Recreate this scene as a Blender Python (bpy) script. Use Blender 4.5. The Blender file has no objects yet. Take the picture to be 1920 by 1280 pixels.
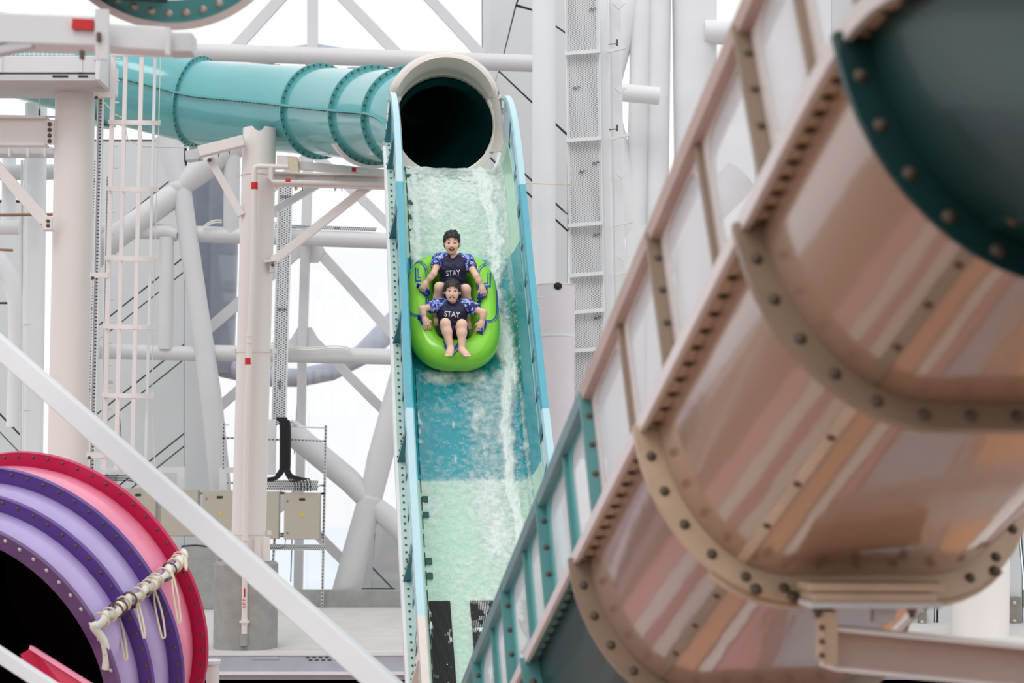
import bpy, math, random
import numpy as np
from mathutils import Vector, Matrix
from mathutils.bvhtree import BVHTree

random.seed(7)
rng = np.random.default_rng(7)
scn = bpy.context.scene
COL = scn.collection

# ------------------------------------------------------------------ camera, world, light, exposure
FPX = 3200.0                       # focal length in pixels of the 1920-wide frame
TH = math.atan(260 / FPX)          # camera tilts up a little
CAM = np.array([0, 0, 2.1])
CT, ST = math.cos(TH), math.sin(TH)
cam = bpy.data.cameras.new('camera')
cam.sensor_width = 36
cam.lens = FPX / 1920 * 36
cam.clip_end = 400
cam.dof.use_dof = True
cam.dof.focus_distance = 16.9
cam.dof.aperture_fstop = 60 / 25.0
camo = bpy.data.objects.new('camera', cam)
COL.objects.link(camo)
camo.location = CAM
camo.rotation_euler = (math.pi / 2 + TH, 0, 0)
scn.camera = camo

world = bpy.data.worlds.new('overcast_sky')
scn.world = world
world.use_nodes = True
wb = world.node_tree.nodes['Background']
wb.inputs[0].default_value = (0.955, 0.975, 1.0, 1)
wb.inputs[1].default_value = 1.12
sun = bpy.data.lights.new('hazy_sun', 'SUN')
sun.energy = 0.75
sun.angle = math.radians(25)
sun.color = (1.0, 0.97, 0.93)
suno = bpy.data.objects.new('hazy_sun', sun)
COL.objects.link(suno)
suno.rotation_euler = (math.radians(38), math.radians(-14), 0)
scn.view_settings.view_transform = 'Standard'
scn.view_settings.look = 'None'
scn.view_settings.exposure = 0.0
scn.view_settings.gamma = 1
scn.view_settings.use_curve_mapping = False
scn.cycles.use_denoising = True
scn.cycles.max_bounces = 7
scn.cycles.diffuse_bounces = 4
scn.cycles.transparent_max_bounces = 16
scn.cycles.caustics_reflective = False
scn.cycles.caustics_refractive = False


def P(u, v, d):
    """World point at photo pixel (u, v) and depth d."""
    x = (u - 960) / FPX * d
    z = (640 - v) / FPX * d
    return CAM + np.array([x, d * CT - z * ST, d * ST + z * CT])


def px(w, d):
    return w * d / FPX


VIEW = np.array([0, CT, ST])       # the view axis


def unit(v):
    v = np.asarray(v, float)
    return v / (np.linalg.norm(v) + 1e-12)


# ------------------------------------------------------------------ materials
def lin(c):
    c = np.array(c[:3], float) / 255
    return tuple(np.where(c <= .04045, c / 12.92, ((c + .055) / 1.055) ** 2.4)) + (1,)


MATS = {}


def mat(name, rgb, rough=.45, metal=0, var=.06, scale=4.0, coat=0, bump=0, bscale=40, trans=0, sss=0, spec=.5, stretch=None):
    m = bpy.data.materials.new(name)
    m.use_nodes = True
    nt = m.node_tree
    b = nt.nodes['Principled BSDF']
    b.inputs['Roughness'].default_value = rough
    b.inputs['Metallic'].default_value = metal
    b.inputs['Coat Weight'].default_value = coat
    b.inputs['Coat Roughness'].default_value = .1
    b.inputs['Specular IOR Level'].default_value = spec
    if sss:
        b.inputs['Subsurface Weight'].default_value = sss
        b.inputs['Subsurface Radius'].default_value = (.02, .008, .005)
        b.inputs['Subsurface Scale'].default_value = .5
    tc = nt.nodes.new('ShaderNodeTexCoord')
    mp = nt.nodes.new('ShaderNodeMapping')
    if stretch:
        mp.inputs['Scale'].default_value = stretch
    nt.links.new(tc.outputs['Object'], mp.inputs[0])
    nz = nt.nodes.new('ShaderNodeTexNoise')
    nz.inputs['Scale'].default_value = scale
    nz.inputs['Detail'].default_value = 5
    nt.links.new(mp.outputs[0], nz.inputs['Vector'])
    cr = nt.nodes.new('ShaderNodeValToRGB')
    c = np.array(lin(rgb))
    cr.color_ramp.elements[0].position = .3
    cr.color_ramp.elements[1].position = .7
    cr.color_ramp.elements[0].color = tuple(np.clip(c * (1 - var), 0, 1)[:3]) + (1,)
    cr.color_ramp.elements[1].color = tuple(np.clip(c * (1 + var), 0, 1)[:3]) + (1,)
    nt.links.new(nz.outputs[0], cr.inputs[0])
    nt.links.new(cr.outputs[0], b.inputs['Base Color'])
    if bump:
        bn = nt.nodes.new('ShaderNodeTexNoise')
        bn.inputs['Scale'].default_value = bscale
        bn.inputs['Detail'].default_value = 3
        nt.links.new(mp.outputs[0], bn.inputs['Vector'])
        bp = nt.nodes.new('ShaderNodeBump')
        bp.inputs['Strength'].default_value = bump
        bp.inputs['Distance'].default_value = .02
        nt.links.new(bn.outputs[0], bp.inputs['Height'])
        nt.links.new(bp.outputs[0], b.inputs['Normal'])
        nt.links.new(bp.outputs[0], b.inputs['Coat Normal'])
    MATS[name] = m
    return m


def glassy(name, rgb, alpha, rough=.1, spec=.06):
    """thin pane: part clear, part tinted scattering, a little gloss"""
    m = bpy.data.materials.new(name)
    m.use_nodes = True
    nt = m.node_tree
    nt.nodes.remove(nt.nodes['Principled BSDF'])
    out = nt.nodes['Material Output']
    tr = nt.nodes.new('ShaderNodeBsdfTransparent')
    df = nt.nodes.new('ShaderNodeBsdfDiffuse')
    tl = nt.nodes.new('ShaderNodeBsdfTranslucent')
    gl = nt.nodes.new('ShaderNodeBsdfGlossy')
    gl.inputs['Roughness'].default_value = rough
    df.inputs[0].default_value = lin(rgb)
    tl.inputs[0].default_value = lin(rgb)
    a = nt.nodes.new('ShaderNodeMixShader')
    a.inputs[0].default_value = .5
    nt.links.new(df.outputs[0], a.inputs[1])
    nt.links.new(tl.outputs[0], a.inputs[2])
    b = nt.nodes.new('ShaderNodeMixShader')
    b.inputs[0].default_value = alpha
    nt.links.new(tr.outputs[0], b.inputs[1])
    nt.links.new(a.outputs[0], b.inputs[2])
    c = nt.nodes.new('ShaderNodeMixShader')
    c.inputs[0].default_value = spec
    nt.links.new(b.outputs[0], c.inputs[1])
    nt.links.new(gl.outputs[0], c.inputs[2])
    nt.links.new(c.outputs[0], out.inputs[0])
    MATS[name] = m
    return m


STEEL = mat('white_painted_steel', (226, 226, 228), .42, var=.04, scale=1.5)
FACST = mat('facade_shaded_white_paint', (212, 211, 213), .45, var=.03, scale=1.2)  # same white paint, with the dimmer indoor light put into its colour
PINKST = mat('warm_white_painted_steel', (232, 225, 222), .42, var=.05, scale=1.5, stretch=(1, 1, .2))
COOLST = mat('cool_white_painted_steel', (229, 231, 233), .45, var=.03, scale=1.2)
GREYST = mat('pale_grey_steel', (205, 206, 208), .5, var=.04)
PANELM = mat('grey_cladding_panel', (208, 210, 211), .55, var=.03, scale=.8)
DARKJ = mat('black_joint', (25, 27, 32), .7)
CONC = mat('grey_concrete', (158, 158, 155), .85, var=.1, scale=6, bump=.3)
FLOORM = mat('pale_concrete', (205, 202, 198), .8, var=.06, scale=2.5, bump=.2)
LAVM = mat('lavender_grey_paint', (178, 178, 190), .5)
PINKW = mat('dusky_pink_wall', (186, 168, 168), .6)
GROUND = mat('warm_deck', (132, 106, 92), .55, var=.12, scale=.35)
TEAL = mat('teal_gelcoat', (98, 174, 178), .16, var=.05, scale=1.2, coat=.6, bump=.06, bscale=5)
TEALF = mat('teal_flange', (92, 172, 172), .3, var=.05)
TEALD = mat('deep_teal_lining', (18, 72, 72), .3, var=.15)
MINT = mat('mint_gelcoat', (198, 234, 212), .2, var=.04, coat=.4)
AQUA = mat('aqua_gelcoat', (8, 160, 176), .2, var=.05, coat=.4)
ICE = mat('ice_blue_gelcoat', (184, 220, 228), .25, var=.03, coat=.4)
SKYB = mat('turquoise_gelcoat', (88, 172, 190), .25, var=.05, coat=.4)
GUSS = mat('dark_teal_gusset', (52, 124, 134), .4, var=.08)
CREAM = mat('cream_gelcoat', (226, 216, 208), .2, var=.04, coat=.5)
RUSTB = mat('rusty_bolt', (112, 84, 66), .5, metal=.3, var=.3, scale=60)
DKB = mat('dark_bolt', (96, 82, 70), .6, metal=.1, var=.3, scale=60)
BOLTW = mat('pale_bolt', (205, 200, 192), .4, metal=.3)
RED = mat('red_band', (208, 30, 34), .5)
SLOTL = mat('grey_slot', (140, 140, 142), .8)
BLACK = mat('black_cable', (34, 34, 38), .5)
SLOT = mat('dark_slot', (66, 68, 74), .8)
BEIGE = mat('beige_cabinet', (188, 180, 164), .5, var=.02)
YEL = mat('yellow_sticker', (236, 200, 10), .5)
ROPE = mat('cream_cord', (222, 208, 182), .8)
WCABLE = mat('white_conduit', (226, 226, 216), .6)
SLATE = mat('slate_tube', (112, 118, 134), .35, var=.06)
SLATE2 = mat('lilac_grey_tube', (160, 164, 182), .35, var=.06)
BROWN = mat('brown_pipe', (150, 112, 88), .6)
MAG = mat('magenta_flange', (192, 14, 78), .3, var=.06, coat=.2)
PURP = mat('purple_flange', (92, 58, 140), .35, var=.08, coat=.2)
LAV = mat('lavender_gelcoat', (186, 168, 216), .25, var=.09, scale=2, coat=.3, stretch=(1, 1, .4))
PINK = mat('pink_gelcoat', (238, 140, 168), .25, var=.09, scale=2, coat=.3, stretch=(1, 1, .4))
MAROON = mat('shaded_maroon_lining', (12, 3, 5), .8, spec=.05)  # shade inside the closed tube put into a near-black colour
CRIM = mat('crimson_panel', (206, 36, 78), .35)
PLUM = mat('plum_rim', (104, 72, 122), .35, var=.1, coat=.2)
TAN = mat('tan_gelcoat', (166, 134, 112), .2, var=.06, scale=1.5, coat=.9, bump=.16, bscale=5, spec=.6, stretch=(1.6, .35, .7))
MAUVE = mat('mauve_gelcoat', (158, 128, 116), .2, var=.06, scale=1.5, coat=.9, bump=.16, bscale=5, spec=.6, stretch=(1.6, .35, .7))
TANF = mat('tan_flange', (196, 172, 148), .35, var=.08, scale=5)
BRNF = mat('taupe_flange', (142, 122, 104), .4, var=.08)
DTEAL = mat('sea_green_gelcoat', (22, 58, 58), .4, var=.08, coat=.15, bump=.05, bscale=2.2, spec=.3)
DTEALF = mat('sea_green_flange', (84, 142, 142), .35, var=.06)
RAILM = mat('pale_lilac_rail', (222, 212, 210), .35, var=.03)
PANEF = glassy('frosted_pane', (246, 248, 251), .5)
PANEB = glassy('bluish_pane', (190, 214, 226), .55)
GLASSW = glassy('clear_window_glass', (235, 242, 250), .04, .02, .05)
WATERC = None


# ------------------------------------------------------------------ geometry helpers
def frame_of(ax):
    ax = unit(ax)
    up = np.array([0, 0, 1.0]) if abs(ax[2]) < .95 else np.array([0, 1.0, 0])
    a = unit(np.cross(up, ax))
    b = np.cross(ax, a)
    return a, b


class MB:
    def __init__(s):
        s.v, s.f, s.n = [], [], 0

    def add(s, v, f):
        v = np.asarray(v, float).reshape(-1, 3)
        s.v.append(v)
        s.f += [tuple(i + s.n for i in q) for q in f]
        s.n += len(v)
        return s

    def box(s, c, size, X=(1, 0, 0), Y=(0, 1, 0), Z=(0, 0, 1)):
        c = np.asarray(c, float)
        h = np.asarray(size, float) / 2
        X, Y, Z = np.asarray(X, float), np.asarray(Y, float), np.asarray(Z, float)
        v = [c + X * h[0] * i + Y * h[1] * j + Z * h[2] * k for i in (-1, 1) for j in (-1, 1) for k in (-1, 1)]
        return s.add(v, [(0, 1, 3, 2), (4, 6, 7, 5), (0, 4, 5, 1), (2, 3, 7, 6), (0, 2, 6, 4), (1, 5, 7, 3)])

    def bar(s, p0, p1, w, t, face=None):
        """rectangular bar p0-p1, w across, t deep along `face` (default: the horizontal-away direction)"""
        p0, p1 = np.asarray(p0, float), np.asarray(p1, float)
        ax = unit(p1 - p0)
        face = np.array([0, 1.0, 0]) if face is None else np.asarray(face, float)
        W = unit(np.cross(ax, face))
        F = np.cross(W, ax)
        return s.box((p0 + p1) / 2, (np.linalg.norm(p1 - p0), w, t), ax, W, F)

    def tube(s, pts, r, n=14, caps=True, closed=False):
        pts = [np.asarray(p, float) for p in pts]
        m = len(pts)
        r = np.broadcast_to(np.asarray(r, float), (m,))
        tang = []
        for i in range(m):
            a = pts[(i - 1) % m] if (closed or i > 0) else pts[i]
            b = pts[(i + 1) % m] if (closed or i < m - 1) else pts[i]
            tang.append(unit(b - a))
        A, B = frame_of(tang[0])
        vs = []
        for i in range(m):
            t = tang[i]
            A = unit(A - t * np.dot(A, t))
            B = np.cross(t, A)
            for k in range(n):
                a = 2 * math.pi * k / n
                vs.append(pts[i] + r[i] * (A * math.cos(a) + B * math.sin(a)))
        f = []
        for i in range(m if closed else m - 1):
            j = (i + 1) % m
            for k in range(n):
                f.append((i * n + k, i * n + (k + 1) % n, j * n + (k + 1) % n, j * n + k))
        if caps and not closed:
            f.append(tuple(range(n))[::-1])
            f.append(tuple((m - 1) * n + k for k in range(n)))
        return s.add(vs, f)

    def grid(s, G, closed_u=False, closed_v=False, flip=False):
        G = np.asarray(G, float)
        a, b = G.shape[:2]
        f = []
        for i in range(a if closed_u else a - 1):
            for j in range(b if closed_v else b - 1):
                q = (i * b + j, i * b + (j + 1) % b, ((i + 1) % a) * b + (j + 1) % b, ((i + 1) % a) * b + j)
                f.append(q[::-1] if flip else q)
        return s.add(G.reshape(-1, 3), f)

    def prism(s, poly, off):
        """polygon (list of 3-D points) extruded by vector off"""
        poly = [np.asarray(p, float) for p in poly]
        n = len(poly)
        v = poly + [p + off for p in poly]
        f = [tuple(range(n))[::-1], tuple(range(n, 2 * n))] + [(i, (i + 1) % n, n + (i + 1) % n, n + i) for i in range(n)]
        return s.add(v, f)

    def ring(s, c, ax, r0, r1, t, n=64, a0=0, a1=2 * math.pi):
        """flat annulus of thickness t about centre c, from angle a0 to a1"""
        A, B = frame_of(ax)
        ax = unit(ax)
        full = abs(a1 - a0 - 2 * math.pi) < 1e-6
        G = []
        for k in range(n if full else n + 1):
            a = a0 + (a1 - a0) * k / n
            d = A * math.cos(a) + B * math.sin(a)
            G.append([c + d * r0 - ax * t / 2, c + d * r1 - ax * t / 2, c + d * r1 + ax * t / 2, c + d * r0 + ax * t / 2])
        s.grid(G, full, True)
        if not full:
            n0 = s.n - len(G) * 4
            s.f += [(n0, n0 + 1, n0 + 2, n0 + 3), (s.n - 1, s.n - 2, s.n - 3, s.n - 4)]
        return s

    def ball(s, c, r, n=8, m=6, X=(1, 0, 0), Y=(0, 1, 0), Z=(0, 0, 1)):
        r = np.broadcast_to(np.asarray(r, float), (3,))
        X, Y, Z = [np.asarray(q, float) for q in (X, Y, Z)]
        G = []
        for i in range(m + 1):
            th = math.pi * i / m
            G.append([np.asarray(c) + X * r[0] * math.sin(th) * math.cos(2 * math.pi * k / n) + Y * r[1] * math.sin(th) * math.sin(2 * math.pi * k / n) + Z * r[2] * math.cos(th) for k in range(n)])
        return s.grid(G, False, True, True)

    def build(s, name, m, parent=None, smooth=True, bevel=0, sharp=35):
        me = bpy.data.meshes.new(name)
        V = np.concatenate(s.v)
        if parent is not None:
            V = V - np.array(wloc(parent))
        me.from_pydata(V.tolist(), [], s.f)
        me.update()
        if smooth:
            me.shade_smooth()
            try:
                me.set_sharp_from_angle(angle=math.radians(sharp))
            except Exception:
                pass
        me.materials.append(m)
        o = bpy.data.objects.new(name, me)
        COL.objects.link(o)
        if parent is not None:
            o.parent = parent
        if bevel:
            b = o.modifiers.new('bevel', 'BEVEL')
            b.width = bevel
            b.segments = 2
            b.limit_method = 'ANGLE'
        return o


def wloc(o):
    v = Vector((0, 0, 0))
    while o is not None:
        v = v + o.location
        o = o.parent
    return v


def tag(o, label=None, cat=None, group=None, kind=None):
    if label: o['label'] = label
    if cat: o['category'] = cat
    if group: o['group'] = group
    if kind: o['kind'] = kind
    return o


def thing(name, loc, label, cat, group=None, kind='thing'):
    o = bpy.data.objects.new(name, None)
    o.empty_display_size = .1
    COL.objects.link(o)
    o.location = Vector([float(q) for q in loc])
    return tag(o, label, cat, group, kind)


def struct(name, loc=(0, 0, 0)):
    o = bpy.data.objects.new(name, None)
    COL.objects.link(o)
    o.location = Vector([float(q) for q in loc])
    o['kind'] = 'structure'
    return o


def put(src_mesh, name, loc, ax, parent, size=1.0):
    """a copy of a small shared mesh, its +Z turned to ax"""
    o = bpy.data.objects.new(name, src_mesh)
    COL.objects.link(o)
    o.parent = parent
    o.rotation_mode = 'QUATERNION'
    o.rotation_quaternion = Vector([float(q) for q in ax]).to_track_quat('Z', 'Y')
    o.location = Vector([float(q) for q in loc]) - wloc(parent)
    o.scale = (size,) * 3
    return o


def bolt_mesh(name, m, washer=True):
    mb = MB()
    prof = ([(1.0, 0), (1.0, .14), (.62, .16)] if washer else [(.62, 0)]) + [(.6, .5), (.45, .62), (0.02, .66)]
    G = [[np.array([r * math.cos(math.pi * k / 4), r * math.sin(math.pi * k / 4), z]) for k in range(8)] for r, z in prof]
    mb.grid(G, False, True, True)
    me = bpy.data.meshes.new(name)
    me.from_pydata(np.concatenate(mb.v).tolist(), [], mb.f)
    me.shade_smooth()
    me.materials.append(m)
    return me


BOLT_D = bolt_mesh('bolt_dark', DKB)
BOLT_R = bolt_mesh('bolt_rusty', RUSTB)
BOLT_P = bolt_mesh('bolt_pale', BOLTW)


def add_bolt(mb, c, ax, r):
    """a small far bolt inside a joined mesh"""
    a, b = frame_of(ax)
    ax = unit(ax)
    G = [[c + ax * z * r + (a * math.cos(math.pi * k / 3) + b * math.sin(math.pi * k / 3)) * q * r for k in range(6)] for q, z in ((1, 0), (1, .7), (.05, .9))]
    mb.grid(G, False, True)


def spline(pts, n):
    pts = np.asarray(pts, float)
    m = len(pts)
    out = []
    ext = np.vstack([2 * pts[0] - pts[1], pts, 2 * pts[-1] - pts[-2]])
    for i in range(m - 1):
        p0, p1, p2, p3 = ext[i:i + 4]
        for k in range(n):
            t = k / n
            out.append(.5 * ((2 * p1) + (-p0 + p2) * t + (2 * p0 - 5 * p1 + 4 * p2 - p3) * t * t + (-p0 + 3 * p1 - 3 * p2 + p3) * t ** 3))
    out.append(pts[-1])
    return np.array(out)


def pxpts(lst):
    return [P(*q) for q in lst]


def noise2(x, y, seed=0):
    """smooth value noise on arrays"""
    r = np.random.default_rng(seed).random((256, 256))
    xi, yi = np.floor(x).astype(int), np.floor(y).astype(int)
    fx, fy = x - xi, y - yi
    fx, fy = fx * fx * (3 - 2 * fx), fy * fy * (3 - 2 * fy)
    g = lambda a, b: r[a % 256, b % 256]
    return (g(xi, yi) * (1 - fx) + g(xi + 1, yi) * fx) * (1 - fy) + (g(xi, yi + 1) * (1 - fx) + g(xi + 1, yi + 1) * fx) * fy


def text_mesh(s, size=1.0, shear=0, extrude=.0):
    cu = bpy.data.curves.new('lettering', 'FONT')
    cu.body = s
    cu.size = size
    cu.align_x = 'CENTER'
    cu.align_y = 'CENTER'
    cu.resolution_u = 3
    cu.offset = .018 * size
    o = bpy.data.objects.new('lettering_tmp', cu)
    COL.objects.link(o)
    dg = bpy.context.evaluated_depsgraph_get()
    me = bpy.data.meshes.new_from_object(o.evaluated_get(dg))
    V = np.array([v.co[:] for v in me.vertices])
    F = [tuple(p.vertices) for p in me.polygons]
    bpy.data.objects.remove(o)
    bpy.data.curves.remove(cu)
    bpy.data.meshes.remove(me)
    return V, F


def flat_text(s, c, X, Y, width, name, m, parent, off=0.0):
    V, F = text_mesh(s)
    w = V[:, 0].max() - V[:, 0].min()
    k = width / w
    X, Y = unit(X), unit(Y)
    Z = np.cross(X, Y)
    mb = MB()
    mb.add([np.asarray(c) + X * v[0] * k + Y * v[1] * k + Z * off for v in V], F)
    return mb.build(name, m, parent, smooth=False)


def Y(u, v, y):
    """World point where the sight line of photo pixel (u, v) meets the vertical plane y."""
    d0 = P(u, v, 1.0) - CAM
    return CAM + d0 * (y / d0[1])


# ------------------------------------------------------------------ the setting
gy0, gy1 = 21.25, 31.0
mb = MB(); mb.box((0, (gy0 + gy1) / 2, -.2), (30, gy1 - gy0, .4))
fl = mb.build('floor', FLOORM, bevel=.01); fl['kind'] = 'structure'
mb = MB(); mb.box((0, 10, -4.1), (90, 130, .2))
tag(mb.build('floor_lower_deck', GROUND), kind='structure')
# unseen coloured strips added on the lower deck for reflections under the tan slide
for k, (x0, x1, rgb, y0_, y1_) in enumerate([(-9, -6.4, (222, 160, 160), 3, 20), (-6.2, -4.6, (236, 232, 226), 2, 20), (-4.4, -3.6, (196, 120, 128), 2, 20), (-3.4, -2.2, (232, 226, 220), 1, 20), (-2.0, -1.3, (168, 176, 186), 1, 20),
                                     (-1.1, .3, (226, 170, 128), 1, 20), (.6, 1.5, (236, 230, 222), 1, 20), (1.7, 2.3, (206, 146, 150), 1, 20), (2.6, 4.0, (160, 170, 178), 1, 20), (4.2, 5.2, (226, 160, 110), 1, 20), (5.5, 8.5, (238, 232, 226), 1, 20)]):
    mb = MB(); mb.box(((x0 + x1) / 2, (y0_ + y1_) / 2, -3.98), (x1 - x0, y1_ - y0_, .06)); tag(mb.build('added_reflection_lane', mat('reflection_lane_paint', rgb, .5, var=.08)), kind='structure')
# unseen low wall added behind the viewer to darken the undersides
mb = MB(); mb.box((0, -16, .5), (90, .4, 9)); tag(mb.build('added_wall_behind', mat('added_wall_paint', (196, 184, 176), .7)), kind='structure')
# edge of the raised floor: pale lip, lavender fascia, ledge and pink wall below
tr = struct('trim_1', (0, gy0, 0))
mb = MB(); mb.box((0, gy0 - .02, -.02), (30, .06, .05)); mb.build('lip', STEEL, tr)
mb = MB(); mb.box((0, gy0 - .01, -.14), (30, .05, .2)); mb.build('fascia', LAVM, tr)
mb = MB(); mb.box((0, gy0 - .06, -.255), (30, .16, .03)); mb.build('ledge', COOLST, tr)
mb = MB(); mb.box((0, gy0 - .01, -.30), (30, .05, .08)); mb.build('lower_fascia', LAVM, tr)
mb = MB()
for r_ in range(3):
    for k in range(6):
        c = Y(572 + k * 12 + r_ * 5, 1227 + r_ * 5, gy0 - .04)
        mb.ball(c, (.028, .004, .008), 8, 4)
o = mb.build('drain_slots', SLOT, tr); o['kind'] = 'stuff'
mb = MB(); c = Y(498, 1233, gy0 - .04); mb.box(c, (.33, .01, .035)); mb.build('service_hatch', LAVM, tr)
mb = MB(); mb.box((0, gy0 + .1, -2.19), (30, .2, 3.76)); tag(mb.build('wall_deck_front', PINKW), kind='structure')
# parapet under the glazing
mb = MB(); mb.box((0, 28.72, .14), (30, .3, .28)); tag(mb.build('baseboard_back', CONC, bevel=.01), kind='structure')

FY = 30.0                                              # plane of the glazed facade
win = struct('window_1', Y(570, 1105, FY))


def seg(name, parent, a, b, w, t, m, y=FY):
    mb = MB()
    mb.bar(Y(a[0], a[1], y), Y(b[0], b[1], y), px(w, y), t)
    return mb.build(name, m, parent, smooth=False, bevel=.008)


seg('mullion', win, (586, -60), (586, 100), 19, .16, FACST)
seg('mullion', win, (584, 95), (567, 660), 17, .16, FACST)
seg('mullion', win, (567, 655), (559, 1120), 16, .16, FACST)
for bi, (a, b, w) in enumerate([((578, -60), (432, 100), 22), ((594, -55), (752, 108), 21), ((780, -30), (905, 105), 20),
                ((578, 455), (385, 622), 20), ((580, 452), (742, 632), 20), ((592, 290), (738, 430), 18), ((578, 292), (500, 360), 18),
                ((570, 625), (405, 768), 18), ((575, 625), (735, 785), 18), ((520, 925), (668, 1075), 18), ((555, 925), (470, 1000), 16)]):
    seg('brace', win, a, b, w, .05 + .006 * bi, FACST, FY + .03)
for c in [(584, 470), (571, 636)]:
    mb = MB()
    p = Y(c[0], c[1], FY - .02)
    mb.prism([p + np.array([math.cos(q), 0, math.sin(q)]) * px(26, FY) for q in np.linspace(0, 2 * math.pi, 7)[:-1]], np.array([0, .03, 0]))
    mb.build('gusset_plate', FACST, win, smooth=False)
mb = MB()
for a, b in [((575, 380), (574, 430)), ((573, 490), (562, 640)), ((557, 760), (552, 850)), ((551, 900), (545, 1090))]:
    mb.bar(Y(a[0], a[1], FY - .05), Y(b[0], b[1], FY - .05), px(2.2, FY), .01)
mb.build('blue_gasket', mat('blue_gasket', (120, 140, 190), .6), win, smooth=False)
ys = [-60, 110, 440, 662, 1108]
for xs0, xs1 in [(395, 578), (578, 760), (760, 920)]:
    for k in range(4):
        if xs0 == 395 and k in ():
            continue
        mb = MB()
        a, b = Y(xs0, ys[k], FY + .12), Y(xs1, ys[k + 1], FY + .12)
        mb.box((a + b) / 2, (b[0] - a[0] - .02, .012, a[2] - b[2] - .02))
        mb.build('pane', GLASSW, win, smooth=False)


def pipe_px(name, pts, w, m, parent, y=29.3, n=16, caps=True):
    mb = MB()
    q = [Y(p[0], p[1], p[2] if len(p) > 2 else y) for p in pts]
    ww = np.broadcast_to(np.asarray(w, float), (len(pts),))
    mb.tube(q, [px(ww[i] / 2, q[i][1]) for i in range(len(pts))], n, caps)
    return mb.build(name, m, parent)


def collar_px(name, u, v, w, h, m, parent, y, lean=0):
    mb = MB()
    p = Y(u, v, y)
    r = px(w / 2, y)
    mb.tube([p - np.array([0, 0, px(h / 2, y)]), p + np.array([0, 0, px(h / 2, y)])], r, 24)
    return mb.build(name, m, parent)


# the three horizontal facade pipes
t = thing('facade_pipe', Y(660, 107, 29.3), 'topmost white horizontal steel pipe crossing above the teal tube', 'pipe')
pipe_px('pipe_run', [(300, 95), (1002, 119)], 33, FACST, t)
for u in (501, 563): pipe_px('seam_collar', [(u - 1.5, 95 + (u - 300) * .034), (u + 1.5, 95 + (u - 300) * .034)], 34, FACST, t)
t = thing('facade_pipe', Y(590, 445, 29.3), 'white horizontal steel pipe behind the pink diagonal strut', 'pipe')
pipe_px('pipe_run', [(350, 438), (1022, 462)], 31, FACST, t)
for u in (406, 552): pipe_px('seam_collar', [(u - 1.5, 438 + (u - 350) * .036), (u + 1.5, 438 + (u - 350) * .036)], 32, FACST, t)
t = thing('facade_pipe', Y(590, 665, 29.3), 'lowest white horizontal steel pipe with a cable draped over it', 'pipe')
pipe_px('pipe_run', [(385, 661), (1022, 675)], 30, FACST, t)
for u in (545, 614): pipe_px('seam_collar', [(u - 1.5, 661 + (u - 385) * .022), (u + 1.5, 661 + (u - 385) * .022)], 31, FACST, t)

for t_, v_ in ((1, 107), (2, 445), (3, 666)):
    o_ = [q for q in COL.objects if q.name.startswith('facade_pipe')][t_ - 1]
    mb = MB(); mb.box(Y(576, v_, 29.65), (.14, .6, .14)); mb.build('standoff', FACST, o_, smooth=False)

# left branching steel with its node
t = thing('branching_pipe_frame', Y(405, 890, 29.15), 'branching white steel tube frame with a big welded node on the left', 'steel frame')
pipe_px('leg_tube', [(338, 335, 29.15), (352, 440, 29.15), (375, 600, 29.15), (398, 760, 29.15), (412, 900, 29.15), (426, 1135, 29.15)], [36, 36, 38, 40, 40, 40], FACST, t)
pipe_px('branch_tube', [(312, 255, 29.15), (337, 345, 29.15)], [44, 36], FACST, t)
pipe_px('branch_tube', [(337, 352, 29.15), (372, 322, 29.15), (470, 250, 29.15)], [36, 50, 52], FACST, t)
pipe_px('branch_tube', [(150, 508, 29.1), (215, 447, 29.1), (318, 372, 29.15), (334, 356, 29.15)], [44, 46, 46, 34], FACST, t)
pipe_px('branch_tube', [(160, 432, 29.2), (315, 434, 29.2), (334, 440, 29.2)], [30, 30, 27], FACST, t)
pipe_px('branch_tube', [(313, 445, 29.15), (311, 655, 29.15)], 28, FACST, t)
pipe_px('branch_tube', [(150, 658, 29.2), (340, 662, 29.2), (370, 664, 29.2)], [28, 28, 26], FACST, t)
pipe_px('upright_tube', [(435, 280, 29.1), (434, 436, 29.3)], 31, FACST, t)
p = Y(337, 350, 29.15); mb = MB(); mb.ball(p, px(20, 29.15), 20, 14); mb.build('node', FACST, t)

# right branching steel beside the slide
t = thing('branching_pipe_frame', Y(640, 1105, 29.15), 'white steel tube frame branching low beside the main slide', 'steel frame')
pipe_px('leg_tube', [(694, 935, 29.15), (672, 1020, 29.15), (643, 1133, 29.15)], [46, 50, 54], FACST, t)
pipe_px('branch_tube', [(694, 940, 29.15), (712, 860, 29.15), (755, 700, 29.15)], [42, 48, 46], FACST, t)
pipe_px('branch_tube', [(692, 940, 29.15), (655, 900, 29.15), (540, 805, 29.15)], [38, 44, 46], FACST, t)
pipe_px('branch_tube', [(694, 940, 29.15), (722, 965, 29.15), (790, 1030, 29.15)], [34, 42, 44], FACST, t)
p = Y(694, 938, 29.15); mb = MB(); mb.ball(p, px(23, 29.15), 20, 14); mb.build('node', FACST, t)


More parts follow.
